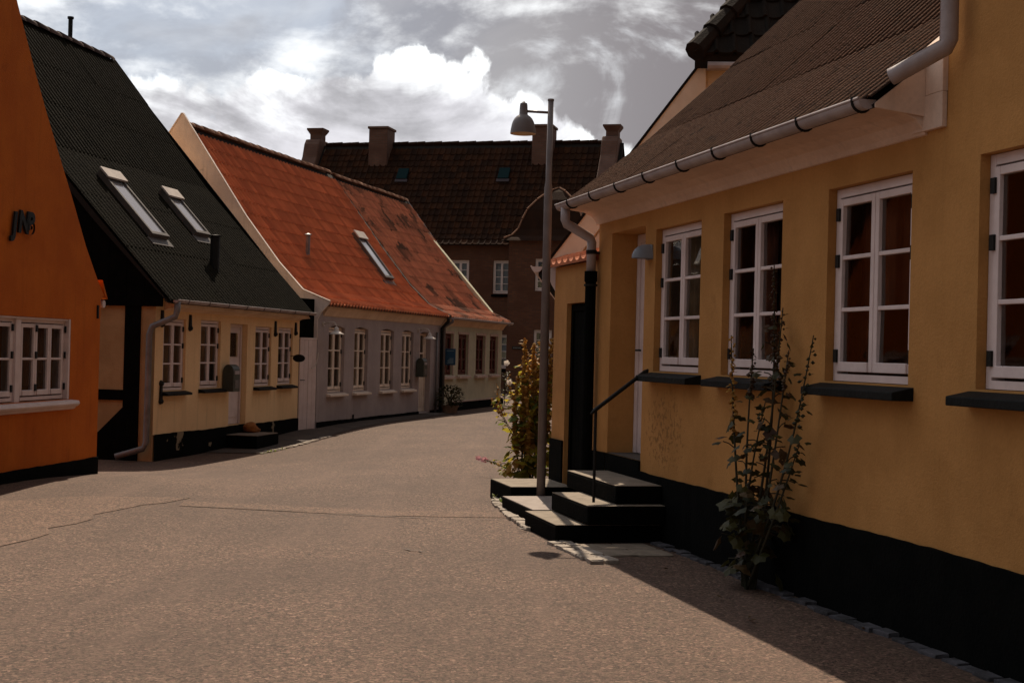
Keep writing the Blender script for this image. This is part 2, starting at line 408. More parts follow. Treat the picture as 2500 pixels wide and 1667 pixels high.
# ------------------------------------------------------------------ mesh builder
class MB:
    def __init__(s):
        s.v, s.f, s.tv = [], [], []
        s.cur = 0.0

    def p(s, *c):
        s.v.append(tuple(c[0]) if len(c) == 1 else c)
        return len(s.v) - 1

    def face(s, *ids):
        s.f.append(ids)
        s.tv.append(s.cur)

    def poly(s, pts):
        s.face(*[s.p(q) for q in pts])

    def hexa(s, b, t):
        """bottom ring b (4 pts, ccw from above), top ring t"""
        i = [s.p(q) for q in b] + [s.p(q) for q in t]
        s.face(i[3], i[2], i[1], i[0])
        s.face(i[4], i[5], i[6], i[7])
        for a in range(4):
            c = (a + 1) % 4
            s.face(i[a], i[c], i[4 + c], i[4 + a])

    def box(s, x0, x1, y0, y1, z0, z1):
        s.hexa([(x0, y0, z0), (x1, y0, z0), (x1, y1, z0), (x0, y1, z0)],
               [(x0, y0, z1), (x1, y0, z1), (x1, y1, z1), (x0, y1, z1)])

    def prism(s, ring0, ring1):
        """two matching 3D rings joined, capped"""
        n = len(ring0)
        a = [s.p(q) for q in ring0]
        b = [s.p(q) for q in ring1]
        s.face(*reversed(a))
        s.face(*b)
        for i in range(n):
            j = (i + 1) % n
            s.face(a[i], a[j], b[j], b[i])

    def xprism(s, prof, x0, x1):
        """profile of (y, z) swept along x"""
        s.prism([(x0, y, z) for y, z in prof], [(x1, y, z) for y, z in prof])

    def tube(s, pts, r, n=8, caps=True):
        pts = [Vector(q) for q in pts]
        rs = r if isinstance(r, (list, tuple)) else [r] * len(pts)
        rings = []
        up = None
        for i, q in enumerate(pts):
            d = (pts[min(i + 1, len(pts) - 1)] - pts[max(i - 1, 0)]).normalized()
            if up is None:
                up = Vector((0, 0, 1)) if abs(d.z) < 0.9 else Vector((1, 0, 0))
            a = d.cross(up)
            if a.length < 1e-5:
                a = d.cross(Vector((0.3, 1, 0.2)))
            a.normalize()
            b = a.cross(d).normalized()
            up = b
            rings.append([s.p(*(q + (a * cos(2 * pi * j / n) + b * sin(2 * pi * j / n)) * rs[i])) for j in range(n)])
        for A, B in zip(rings, rings[1:]):
            for j in range(n):
                c = (j + 1) % n
                s.face(A[j], A[c], B[c], B[j])
        if caps:
            s.face(*reversed(rings[0]))
            s.face(*rings[-1])

    def lathe(s, prof, c=(0, 0, 0), n=20):
        rings = [[s.p(c[0] + r * cos(2 * pi * j / n), c[1] + r * sin(2 * pi * j / n), c[2] + z) for j in range(n)]
                 for r, z in prof]
        for A, B in zip(rings, rings[1:]):
            for j in range(n):
                k = (j + 1) % n
                s.face(A[j], A[k], B[k], B[j])

    def mesh(s, name, material, smooth=False):
        me = bpy.data.meshes.new(name)
        me.from_pydata(s.v, [], s.f)
        me.materials.append(material)
        if any(s.tv):
            at = me.attributes.new('tv', 'FLOAT', 'FACE')
            at.data.foreach_set('value', s.tv)
        bm = bmesh.new()
        bm.from_mesh(me)
        if len(s.f) > 1:
            bmesh.ops.recalc_face_normals(bm, faces=bm.faces)
        bm.to_mesh(me)
        bm.free()
        if smooth:
            me.polygons.foreach_set('use_smooth', [True] * len(me.polygons))
        me.update()
        return me

    def build(s, name, material, parent=None, smooth=False, bevel=0.0, raw=False):
        me = s.mesh(name, material, smooth)
        o = bpy.data.objects.new(name, me)
        COL.objects.link(o)
        if parent:
            o.parent = parent
        if bevel:
            b = o.modifiers.new('bevel', 'BEVEL')
            b.width = bevel
            b.segments = 2
            b.limit_method = 'ANGLE'
        if smooth == 'auto':
            pass
        return o


def link(name, me, parent, mw=None):
    o = bpy.data.objects.new(name, me)
    COL.objects.link(o)
    o.parent = parent
    if mw is not None:
        o.matrix_basis = mw
    return o


def tag(o, label=None, cat=None, group=None, kind=None):
    if label: o['label'] = label
    if cat: o['category'] = cat
    if group: o['group'] = group
    if kind: o['kind'] = kind
    return o


def thing(name, label, cat, loc=(0, 0, 0), rz=0.0, group=None, k=1.0):
    o = bpy.data.objects.new(name, None)
    o.empty_display_size = 0.2
    COL.objects.link(o)
    o.location = loc
    o.rotation_euler = (0, 0, rz)
    o.scale = (k, k, k)
    return tag(o, label, cat, group)


def structure(o):
    o['kind'] = 'structure'
    return o


# ------------------------------------------------------------------ the ground
def sm(t):
    t = max(0.0, min(1.0, t))
    return t * t * (3 - 2 * t)


def gz(x, y):
    """the street dips a little along the left-hand houses"""
    return -0.22 * sm((-x - 0.6) / 3.2) * sm((y - 15.5) / 5.5) * sm((31 - y) / 8.5)


g = MB()
g.poly([(-600, -400, -0.45), (600, -400, -0.45), (600, 800, -0.45), (-600, 800, -0.45)])
structure(g.build('ground', EARTH))

r = MB()
xs = [-26 + 0.6 * i for i in range(88)]
ys = [-14 + 0.6 * i for i in range(150)]
idx = [[r.p(x, y, gz(x, y)) for y in ys] for x in xs]
for i in range(len(xs) - 1):
    for j in range(len(ys) - 1):
        r.face(idx[i][j], idx[i + 1][j], idx[i + 1][j + 1], idx[i][j + 1])
structure(r.build('road', ASPH, smooth=True))


def ground_patch(name, pts, m, dz, kind='structure', sub=0.35):
    """flat polygon draped just above the road"""
    bm = bmesh.new()
    bm.faces.new([bm.verts.new((x, y, 0)) for x, y in pts])
    bmesh.ops.triangulate(bm, faces=bm.faces)
    bmesh.ops.subdivide_edges(bm, edges=bm.edges, cuts=6, use_grid_fill=True)
    for v in bm.verts:
        v.co.z = gz(v.co.x, v.co.y) + dz
    for f in bm.faces:
        f.normal_update()
        if f.normal.z < 0:
            f.normal_flip()
    me = bpy.data.meshes.new(name)
    bm.to_mesh(me)
    bm.free()
    me.materials.append(m)
    o = bpy.data.objects.new(name, me)
    COL.objects.link(o)
    o['kind'] = kind
    return o


def ragged(p0, p1, n, amp):
    out = []
    for i in range(n + 1):
        t = i / n
        a = RND.uniform(-amp, amp) if 0 < i < n else 0
        dxx, dyy = p1[0] - p0[0], p1[1] - p0[1]
        L = hypot(dxx, dyy)
        out.append((p0[0] + dxx * t - dyy / L * a, p0[1] + dyy * t + dxx / L * a))
    return out


pp = (ragged((-6.6, 12.0), (-4.44, 14.5), 6, 0.06) + ragged((-4.44, 14.5), (-3.3, 14.6), 4, 0.05)[1:]
      + ragged((-3.3, 14.6), (-3.74, 13.3), 5, 0.06)[1:] + ragged((-3.74, 13.3), (-3.95, 10.6), 8, 0.08)[1:]
      + ragged((-3.95, 10.6), (-6.6, 9.6), 5, 0.06)[1:-1])
ground_patch('asphalt_patch', pp, ASPH_L, 0.005)
# long repaired trench running across the street
tr = ragged((-3.3, 14.3), (-1.2, 13.9), 7, 0.03) + ragged((-1.2, 13.9), (0.05, 14.0), 4, 0.02)[1:]
tr2 = ragged((0.05, 13.55), (-1.2, 13.45), 4, 0.02) + ragged((-1.2, 13.45), (-3.25, 13.85), 7, 0.03)[1:]
ground_patch('asphalt_patch', tr + tr2, ASPH_L, 0.004)


def seam(pts, wd):
    m = MB()
    L, R_ = [], []
    for i, (x, y) in enumerate(pts):
        a = Vector(pts[max(0, i - 1)])
        b = Vector(pts[min(len(pts) - 1, i + 1)])
        d = (b - a).normalized()
        ww = wd * RND.uniform(0.5, 1.0) * (0.2 if i in (0, len(pts) - 1) else 1)
        L.append(m.p(x - d.y * ww, y + d.x * ww, gz(x, y) + 0.009))
        R_.append(m.p(x + d.y * ww, y - d.x * ww, gz(x, y) + 0.009))
    for i in range(len(pts) - 1):
        m.face(L[i], R_[i], R_[i + 1], L[i + 1])
    structure(m.build('road_crack', TARSTRIP))


seam(ragged((-1.75, 13.50), (-0.75, 13.30), 9, 0.012), 0.016)
seam(ragged((-3.2, 13.85), (-2.0, 13.62), 9, 0.02), 0.010)
seam(ragged((-0.3, 13.30), (0.02, 13.32), 5, 0.01), 0.010)
seam(ragged((-0.85, 11.25), (-0.62, 11.05), 5, 0.02), 0.014)
seam(ragged((-0.6, 21.5), (0.1, 21.2), 6, 0.02), 0.012)
seam(ragged((-2.5, 19.6), (-1.4, 19.3), 6, 0.03), 0.010)


# ------------------------------------------------------------------ building blocks for houses
class Frame:
    """local house frame: x along the street front, y into the house, z up"""
    def __init__(s, ox, oy, dx_, dy_, k=1.0):
        L = hypot(dx_, dy_)
        s.k = k
        s.o = Vector((ox * k, oy * k, 1.6 - 1.6 * k))
        s.d = Vector((dx_ / L, dy_ / L, 0))
        s.n = Vector((-s.d.y, s.d.x, 0))
        s.rz = atan2(s.d.y, s.d.x)

    def w(s, x, y, z=0.0):
        return s.o + (s.d * x + s.n * y + Vector((0, 0, z))) * s.k


def wall(x0, x1, z0, z1, holes, th=0.3, y=0.0):
    """front wall with openings, reveals and a back face"""
    m = MB()
    X = sorted({x0, x1, *[h[0] for h in holes], *[h[1] for h in holes]})
    Z = sorted({z0, z1, *[h[2] for h in holes], *[h[3] for h in holes]})
    for a, b in zip(X, X[1:]):
        for c, d in zip(Z, Z[1:]):
            cx, cz = (a + b) / 2, (c + d) / 2
            if any(h[0] < cx < h[1] and h[2] < cz < h[3] for h in holes):
                continue
            m.poly([(a, y, c), (b, y, c), (b, y, d), (a, y, d)])
            m.poly([(a, y + th, c), (a, y + th, d), (b, y + th, d), (b, y + th, c)])
    for h in holes:
        a, b, c, d = h[:4]
        m.poly([(a, y, c), (a, y, d), (a, y + th, d), (a, y + th, c)])
        m.poly([(b, y, c), (b, y + th, c), (b, y + th, d), (b, y, d)])
        m.poly([(a, y, d), (b, y, d), (b, y + th, d), (a, y + th, d)])
        m.poly([(a, y, c), (a, y + th, c), (b, y + th, c), (b, y, c)])
        if len(h) > 4:                                  # flat segmental arch in the head of the opening
            rise, n = h[4], 8
            for side in (0, 1):
                pts = []
                for i in range(n + 1):
                    t = i / n * 0.5
                    xx = a + (b - a) * t if side == 0 else b - (b - a) * t
                    zz = d - rise * (1 - 4 * t * (1 - t)) if t < 0.5 else d - 0.001
                    pts.append((xx, zz))
                cor = (a, d) if side == 0 else (b, d)
                ring = [cor] + pts
                m.prism([(p_[0], y + 0.003, p_[1] - 0.0005) for p_ in ring], [(p_[0], y + th - 0.01, p_[1] - 0.0005) for p_ in ring])
    for a, b, c, d in ((x0, x0, z0, z1), (x1, x1, z0, z1)):
        m.poly([(a, y, c), (a, y + th, c), (a, y + th, d), (a, y, d)])
    return m


PANES = {}


def window(root, x0, x1, z0, z1, yd, rows=3, cas=2, frame=None, sill=None, hinges='both', curtain=None, fw=0.05,
           sillmat=None, arch=False, bars=True, cover=1.0, mull=0.0):
    """casement window: frame > sash, pane, hinge, sill, curtain"""
    fm = frame or WHITE
    f = MB()
    f.box(x0, x0 + fw, yd, yd + 0.08, z0, z1)
    f.box(x1 - fw, x1, yd, yd + 0.08, z0, z1)
    f.box(x0 + fw, x1 - fw, yd + 0.002, yd + 0.078, z1 - fw * 1.1, z1)
    f.box(x0 + fw, x1 - fw, yd - 0.012, yd + 0.078, z0, z0 + fw * 0.9)
    wo_ = f.build('window', fm, root)
    iw = (x1 - x0 - 2 * fw) / cas
    sw = 0.046 if iw > 0.3 else 0.038
    for c in range(cas):
        a = x0 + fw + c * iw + 0.003
        b = a + iw - 0.006
        za, zb = z0 + fw * 0.9 + 0.016, z1 - fw * 1.1 - 0.012
        s = MB()
        y0, y1 = yd - 0.008, yd + 0.045
        s.box(a, a + sw, y0, y1, za, zb)
        s.box(b - sw, b, y0, y1, za, zb)
        s.box(a + sw, b - sw, y0 + 0.001, y1 - 0.001, zb - sw, zb)
        s.box(a + sw, b - sw, y0 - 0.012, y1 - 0.001, za, za + sw * 1.35)
        pz0, pz1 = za + sw * 1.35, zb - sw
        ph = (pz1 - pz0) / rows
        bw = 0.026
        for k in range(1, rows):
            s.box(a + sw, b - sw, y0 + 0.004, y1 - 0.004, pz0 + ph * k - bw / 2, pz0 + ph * k + bw / 2)
        s.build('sash', fm, wo_, bevel=0.004)
        for k in range(rows):
            pw, pH = b - a - 2 * sw, ph
            q = MB()
            t = [RND.uniform(-0.004, 0.004) for _ in range(4)]
            q.poly([(a + sw, yd + 0.018 + t[0], pz0 + ph * k), (b - sw, yd + 0.018 + t[1], pz0 + ph * k),
                    (b - sw, yd + 0.018 + t[2], pz0 + ph * (k + 1)), (a + sw, yd + 0.018 + t[3], pz0 + ph * (k + 1))])
            q.build('pane', GLASS, wo_)
        if hinges:
            for zz in (za + 0.10, za + (zb - za) * 0.64, zb - 0.10):
                if c == 0 and hinges in ('both', 'left'):
                    h = MB()
                    h.box(a - 0.022, a + 0.020, yd - 0.022, yd - 0.004, zz - 0.042, zz + 0.042)
                    h.build('hinge', IRON, wo_)
                if c == cas - 1 and hinges in ('both', 'right'):
                    h = MB()
                    h.box(b - 0.020, b + 0.022, yd - 0.022, yd - 0.004, zz - 0.042, zz + 0.042)
                    h.build('hinge', IRON, wo_)
    if sill:
        so_, st, sx, = sill      # projection, thickness, side overhang
        s = MB()
        prof = [(yd + 0.02, z0 + 0.001), (-so_, z0 - 0.045), (-so_, z0 - 0.045 - st), (yd + 0.02, z0 - 0.045 - st)]
        s.xprism(prof, x0 - sx, x1 + sx)
        s.build('window_sill', sillmat or SLATE, wo_, bevel=0.006)
    if curtain:
        cm, spans = curtain
        for (u0, u1, v0) in spans:
            q = MB()
            n = 26
            xa, xb = x0 + 0.06 + (x1 - x0 - 0.12) * u0, x0 + 0.06 + (x1 - x0 - 0.12) * u1
            lo = z0 + 0.06 + (z1 - z0 - 0.1) * v0
            ph_ = RND.uniform(0, 6)
            ids = []
            for i in range(n + 1):
                xx = xa + (xb - xa) * i / n
                yy = yd + 0.17 + 0.018 * sin(ph_ + (xx - xa) * 62) + 0.008 * sin((xx - xa) * 23)
                ids.append((q.p(xx, yy, lo), q.p(xx, yy, z1 - 0.03)))
            for i in range(n):
                q.face(ids[i][0], ids[i + 1][0], ids[i + 1][1], ids[i][1])
            q.build('curtain', cm, wo_, smooth=True)
    return wo_


class Prof:
    """roof profile from eave to ridge as a polyline of (y, z); gives points by arc length"""
    def __init__(s, pts):
        s.p = [Vector((0, y, z)) for y, z in pts]
        s.L = [0.0]
        for a, b in zip(s.p, s.p[1:]):
            s.L.append(s.L[-1] + (b - a).length)
        s.len = s.L[-1]

    def at(s, u):
        if u <= 0:
            d = (s.p[1] - s.p[0]).normalized()
            return s.p[0] + d * u
        for i in range(len(s.L) - 1):
            if u <= s.L[i + 1] or i == len(s.L) - 2:
                d = (s.p[i + 1] - s.p[i]).normalized()
                return s.p[i] + d * (u - s.L[i])

    def nrm(s, u):
        d = (s.at(u + 0.02) - s.at(u - 0.02)).normalized()
        return Vector((0, -d.z, d.y))

    def from_y(s, y):
        lo, hi = 0.0, s.len
        for _ in range(40):
            mid = (lo + hi) / 2
            if s.at(mid).y < y: lo = mid
            else: hi = mid
        return lo

    def frame(s, x, u, lift=0.0, u2=None):
        """matrix: local X along the front, Y up the slope, Z out of the roof"""
        p_ = s.at(u)
        q_ = s.at(u + 0.05 if u2 is None else u2)
        yv = (q_ - p_).normalized()
        xv = Vector((1, 0, 0))
        zv = xv.cross(yv)
        m = Matrix.Identity(4)
        for i, v in enumerate((xv, yv, zv)):
            for k in range(3):
                m[k][i] = v[k]
        m.translation = p_ + zv * lift + Vector((x, 0, 0))
        return m


SX = [0, 0.07, 0.15, 0.23, 0.31, 0.52, 0.78, 1.0]


def shape(t, a=1.0):
    if t <= 0.31:
        return a * 0.036 * sin(pi * t / 0.31)
    return a * -0.014 * sin(pi * (t - 0.31) / 0.69)


def tile_mesh(wd, ln, material, lift=0.03, name='pantile'):
    m = MB()
    rows = []
    for v, l in ((0.0, -0.012), (0.0, lift), (ln * 0.5, lift * 0.6), (ln, 0.006)):
        rows.append([m.p(t * wd * 1.02, v, shape(t) + l - (0.0 if v or l > 0 else 0.0)) for t in SX])
    for A, B in zip(rows, rows[1:]):
        for i in range(len(SX) - 1):
            m.face(A[i], A[i + 1], B[i + 1], B[i])
    return m.mesh(name, material)


def pantiles(roof, prof, x0, x1, material, wd=0.2, ex=0.30, single=0, near='lo', lift=0.03, jit=0.006, ustop=None, roll=1.0):
    """rows of pantiles; the `single` nearest are objects of their own, the rest one part"""
    L = ustop or prof.len
    nr = int(L / ex)
    nc = int(round((x1 - x0) / wd))
    cells = [(r_, c) for r_ in range(nr) for c in range(nc)]
    pick = set()
    if single:
        key = (lambda rc: (rc[1], rc[0])) if near == 'lo' else (lambda rc: (-rc[1], rc[0]))
        key = near if callable(near) else key
        pick = set(sorted(cells, key=key)[:single])
    me = tile_mesh(wd, ex + 0.04, material, lift) if single else None
    stuff = MB()
    for r_, c in cells:
        u = r_ * ex
        x = x0 + c * wd
        j = RND.uniform(-jit, jit)
        fr = prof.frame(x, u, 0.01 + j, min(u + ex + 0.04, prof.len))
        if (r_, c) in pick:
            rot = Matrix.Rotation(RND.uniform(-0.018, 0.018), 4, 'Z') @ Matrix.Rotation(RND.uniform(-0.02, 0.02), 4, 'Y')
            link('pantile', me, roof, fr @ rot)
            continue
        stuff.cur = 0.02 + 0.96 * RND.random()
        tilt = RND.uniform(-jit, jit)
        rows = []
        for v, l in ((0.0, -0.012), (0.0, lift), (ex + 0.04, 0.006)):
            rows.append([stuff.p(*(fr @ Vector((t * wd * 1.02, v + RND.uniform(-jit, jit) * 0.4, shape(t, roll) + l + tilt * (t - .5))))) for t in SX])
        for A, B in zip(rows, rows[1:]):
            for i in range(len(SX) - 1):
                stuff.face(A[i], A[i + 1], B[i + 1], B[i])
    if stuff.f:
        o = stuff.build('pantile_courses', material, roof)
        o['kind'] = 'stuff'


def corrugated(roof, prof, x0, x1, material, period=0.1363, amp=0.022, sw=1.09, shl=1.12, base=0.045, lift=0.004, jit=0.003, rot=0.003, up=None):
    m = MB()
    nw = int(round(sw * 1.03 / period * 9))
    W_ = sw * 1.03
    rows = []
    for v, l in ((0.0, -lift), (0.0, lift), (shl * 0.5, lift * 0.5), (shl + 0.06, 0.0)):
        rows.append([m.p(W_ * i / nw, v, base + l + amp * cos(2 * pi * (W_ * i / nw) / period)) for i in range(nw + 1)])
    rows.insert(2, [m.p(*m.v[j]) for j in rows[1]])
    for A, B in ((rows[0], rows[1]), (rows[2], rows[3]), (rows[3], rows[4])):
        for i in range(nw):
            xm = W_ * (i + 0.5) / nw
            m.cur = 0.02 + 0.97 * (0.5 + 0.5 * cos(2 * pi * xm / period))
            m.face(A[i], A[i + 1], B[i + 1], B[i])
    me = m.mesh('corrugated_sheet', material, True)
    nc = int(math.ceil((x1 - x0) / sw - 0.05))
    u, lim = 0.0, up or prof.len
    while u < lim - 0.25:
        for c in range(nc):
            u0 = u if u + shl <= prof.len + 0.02 else prof.len - shl
            link('corrugated_sheet', me, roof, prof.frame(x0 + c * sw, u0, RND.uniform(0, jit), min(u0 + shl, prof.len))
                 @ Matrix.Rotation(RND.uniform(-rot, rot), 4, 'Z'))
        u += shl


def roof_body(root, prof, x0, x1, yr, m=None, thick=0.10, back=True, name='roof', lowback=None):
    """solid deck under the covering: both slopes"""
    b = MB()
    pts = [(p_.y, p_.z) for p_ in prof.p]
    sl_ = pts[:]
    rear = [(2 * yr - y, z) for y, z in reversed(pts)]
    if lowback:
        rear = [q_ for q_ in rear if q_[0] <= lowback[0]] + [lowback]
    top_ = sl_ + rear[1:]
    low = [(y, z - thick * 1.3) for y, z in top_]
    low[0] = (top_[0][0] + 0.01, top_[0][1] - 0.02)
    low[-1] = (top_[-1][0] - 0.01, top_[-1][1] - 0.02)
    n = len(top_)
    for xa in (x0, x1):
        pass
    A = [(b.p(x0, *t), b.p(x1, *t)) for t in top_]
    B = [(b.p(x0, *t), b.p(x1, *t)) for t in low]
    for i in range(n - 1):
        b.face(A[i][0], A[i][1], A[i + 1][1], A[i + 1][0])
        b.face(B[i][0], B[i + 1][0], B[i + 1][1], B[i][1])
        for k in (0, 1):
            b.face(A[i][k], A[i + 1][k], B[i + 1][k], B[i][k])
    b.face(A[0][0], B[0][0], B[0][1], A[0][1])
    b.face(A[-1][0], A[-1][1], B[-1][1], B[-1][0])
    return b.build(name, m or DECK, root)


def ridge_tiles(roof, x0, x1, y, z, material, step=0.36, r=0.11):
    me = None
    n = int((x1 - x0) / step)
    m = MB()
    N_ = 7
    A, B = [], []
    for i in range(N_):
        a = pi * i / (N_ - 1)
        A.append((0.0, cos(a) * r, sin(a) * r))
        B.append((step + 0.05, cos(a) * r * 0.86, sin(a) * r * 0.86 - 0.004))
    ia = [m.p(q_) for q_ in A]
    ib = [m.p(q_) for q_ in B]
    ic = [m.p((0.0, q_[1] * 0.8, q_[2] * 0.8)) for q_ in A]
    for i in range(N_ - 1):
        m.face(ia[i], ia[i + 1], ib[i + 1], ib[i])
        m.face(ic[i], ic[i + 1], ia[i + 1], ia[i])
    me = m.mesh('ridge_tile', material, True)
    for i in range(n):
        link('ridge_tile', me, roof, Matrix.Translation((x0 + i * step, y + RND.uniform(-.008, .008), z + RND.uniform(-.008, .008)))
             @ Matrix.Rotation(RND.uniform(-.02, .02), 4, 'Z'))


def plinth_strip(m, x0, x1, z0, z1, y0=-0.022, amp=0.010):
    """tarred base with a hand-painted, slightly wavering upper edge"""
    n = max(2, int((x1 - x0) / 0.12))
    T, B, K = [], [], []
    for i in range(n + 1):
        x = x0 + (x1 - x0) * i / n
        z = z1 + RND.uniform(-amp, amp) * 0.35 + amp * 0.4 * sin(x * 2.3)
        yy = y0 + RND.uniform(-.003, .003)
        T.append(m.p(x, yy, z))
        B.append(m.p(x, yy - 0.004, z0))
        K.append(m.p(x, 0.02, z + 0.004))
    for i in range(n):
        m.face(B[i], B[i + 1], T[i + 1], T[i])
        m.face(T[i], T[i + 1], K[i + 1], K[i])


def gutter(root, x0, x1, y, z, r=0.055, m=None, n=10):
    """half-round gutter open to the sky with end caps"""
    g_ = MB()
    A, B = [], []
    for rr in (r, r - 0.006):
        ring0, ring1 = [], []
        for i in range(n + 1):
            a = pi + pi * i / n
            ring0.append(g_.p(x0, y + cos(a) * rr, z + sin(a) * rr))
            ring1.append(g_.p(x1, y + cos(a) * rr, z + sin(a) * rr))
        for i in range(n):
            g_.face(ring0[i], ring0[i + 1], ring1[i + 1], ring1[i])
        A.append(ring0)
        B.append(ring1)
    for R0, R1 in ((A[0], A[1]), (B[0], B[1])):
        for i in range(n):
            g_.face(R0[i], R0[i + 1], R1[i + 1], R1[i])
    g_.face(*A[1])
    g_.face(*B[1])
    # rolled lip
    g_.tube([(x0, y - r, z + 0.004), (x1, y - r, z + 0.004)], 0.009, 6)
    return g_.build('gutter', m or ZINC, root, smooth=False)


def strap(root, x, y, z, r, m=None):
    s = MB()
    n = 8
    pts = [(x, y + cos(pi + pi * i / n) * (r + 0.006), z + sin(pi + pi * i / n) * (r + 0.006)) for i in range(n + 1)]
    s.tube([(x, y - r - 0.004, z + 0.02)] + pts, 0.009, 5)
    return s.build('gutter_bracket', m or IRON, root)


def pipe(root, pts, r, m=None, name='downpipe', smooth=True):
    t = MB()
    t.tube(pts, r, 12)
    return t.build(name, m or ZINC, root, smooth=smooth)


def skylight(root, prof, x0, x1, u0, u1):
    """roof window lying on the slope"""
    fr = prof.frame(x0, u0, 0.05, u1)
    W_, H_ = x1 - x0, (prof.at(u1) - prof.at(u0)).length
    f = MB()
    b = 0.07
    f.box(0, W_, 0, b, 0, 0.10)
    f.box(0, W_, H_ - b, H_, 0, 0.11)
    f.box(0, b, b, H_ - b, 0, 0.10)
    f.box(W_ - b, W_, b, H_ - b, 0, 0.10)
    f.box(b, W_ - b, b, H_ - b, 0, 0.04)
    f.box(-0.06, W_ + 0.06, -0.16, -0.002, -0.03, 0.02)
    o = f.build('skylight', SKYLF, root, bevel=0.005)
    o.matrix_basis = fr
    c = MB()
    c.box(-0.02, W_ + 0.02, H_ - 0.20, H_ + 0.03, 0.112, 0.145)
    c.build('skylight_cap', SKYLC, o, bevel=0.005)
    q = MB()
    q.poly([(b, b, 0.075), (W_ - b, b, 0.075), (W_ - b, H_ - b, 0.075), (b, H_ - b, 0.075)])
    q.build('pane', SKYGLASS, o)
    return o


def anchor(root, x, z0, z1, y=-0.012, ball=True, x_face=None):
    """forged wall anchor: tapering strap ending in a knob"""
    a = MB()
    w1, w2 = 0.022, 0.040
    a.hexa([(x - w2, y - 0.02, z0), (x + w2, y - 0.02, z0), (x + w2, y + 0.02, z0), (x - w2, y + 0.02, z0)],
           [(x - w1, y - 0.02, z1), (x + w1, y - 0.02, z1), (x + w1, y + 0.02, z1), (x - w1, y + 0.02, z1)])
    a.lathe([(0.001, -0.05), (0.04, -0.03), (0.052, 0.0), (0.04, 0.03), (0.001, 0.05)], (x, y, z0), 10)
    return a.build('wall_anchor', IRON, root)


def room_box(root, x0, x1, y0, y1, z0, z1):
    """back and side walls that close the house"""
    m = MB()
    m.poly([(x0, y1, z0), (x1, y1, z0), (x1, y1, z1), (x0, y1, z1)])
    m.poly([(x0, y0, z0), (x0, y1, z0), (x0, y1, z1), (x0, y0, z1)])
    m.poly([(x1, y0, z0), (x1, y1, z0), (x1, y1, z1), (x1, y0, z1)])
    m.poly([(x0, y0, z0), (x1, y0, z0), (x1, y1, z0), (x0, y1, z0)])
    return m

# ================================================================== orange house (left edge)
FO = Frame(-5.3132, 18.0406, 0.1165, 0.9932)
oh = thing('orange_house', 'orange plastered gable house at the left edge with black iron letters', 'house', FO.o, FO.rz)
rake = [(0.0, 2.14), (0.11, 2.20), (-0.09, 2.37), (-0.5, 2.80), (-0.94, 3.36), (-1.36, 3.86), (-1.68, 4.25), (-1.99, 4.65),
        (-2.45, 5.30), (-3.3, 6.55)]
m = wall(-6.6, 0.0, -0.6, 2.14, [(-3.52, -0.87, 0.89, 1.87)], 0.3)
poly = rake + [(-6.6 - x, z) for x, z in reversed(rake[:-1])]
m.prism([(x, 0.001, z) for x, z in poly], [(x, 0.301, z) for x, z in poly])
m.box(-0.3, -0.002, 0.302, 7.0, -0.6, 2.14)
m.box(-6.598, -6.3, 0.302, 7.0, -0.6, 2.14)
m.box(-6.3, -0.3, 6.7, 7.0, -0.6, 4.0)
m.build('wall', ORANGE, oh)
b = MB()
plinth_strip(b, -6.62, 0.012, -0.6, 0.125, -0.018)
b.build('plinth', TAR, oh)
b = MB()
rl = [(x, z - 0.06) for x, z in rake[1:]]
up_ = rl + [(-6.6 - x, z) for x, z in reversed(rl[:-1])]
dn = [(x, z - 0.12) for x, z in up_]
ring = up_ + dn[::-1]
b.prism([(x, 0.303, z) for x, z in ring], [(x, 7.0, z) for x, z in ring])
b.build('roof', TILE_D, oh)
b = MB()
b.prism([(0.10, -0.01, 2.22), (0.20, -0.01, 2.16), (0.02, -0.01, 2.40)], [(0.10, 0.3, 2.22), (0.20, 0.3, 2.16), (0.02, 0.3, 2.40)])
b.build('eave_corbel', ORANGE, oh)
b = MB()
b.tube([(0.155, 0.02, 2.095), (0.155, 7.0, 2.095)], 0.05, 12)
b.build('gutter', WHITE, oh)
b = MB()
b.box(-0.12, -0.085, -0.02, 0.01, 1.90, 2.07)
b.build('wall_anchor', IRON, oh)
for xa, xb in ((-3.47, -2.24), (-2.12, -0.92)):
    window(oh, xa, xb, 0.905, 1.855, 0.06, rows=2, cas=3, hinges=None, fw=0.045,
           curtain=(CURT_D, [(0.0, 0.5, 0.1), (0.7, 1.0, 0.3)]))
for x_ in (-1.70, -0.925, -2.30):
    for z_ in (1.05, 1.43, 1.74):
        h = MB()
        h.box(x_ - 0.02, x_ + 0.02, 0.035, 0.05, z_ - 0.04, z_ + 0.04)
        h.build('hinge', IRON, oh)
b = MB()
b.box(-2.24, -2.12, 0.03, 0.2, 0.89, 1.87)
b.box(-0.92, -0.871, 0.002, 0.2, 0.891, 1.868)
b.box(-3.519, -3.47, 0.002, 0.2, 0.891, 1.868)
b.box(-3.47, -0.92, 0.012, 0.2, 1.845, 1.868)
b.build('window_casing', WHITE, oh, bevel=0.004)
b = MB()
b.xprism([(0.1, 0.895), (-0.09, 0.875), (-0.105, 0.84), (-0.085, 0.815), (-0.055, 0.80), (-0.035, 0.775), (0.0, 0.765), (0.1, 0.765)],
         -3.60, -0.78)
b.build('window_sill', WHITE, oh, bevel=0.004)
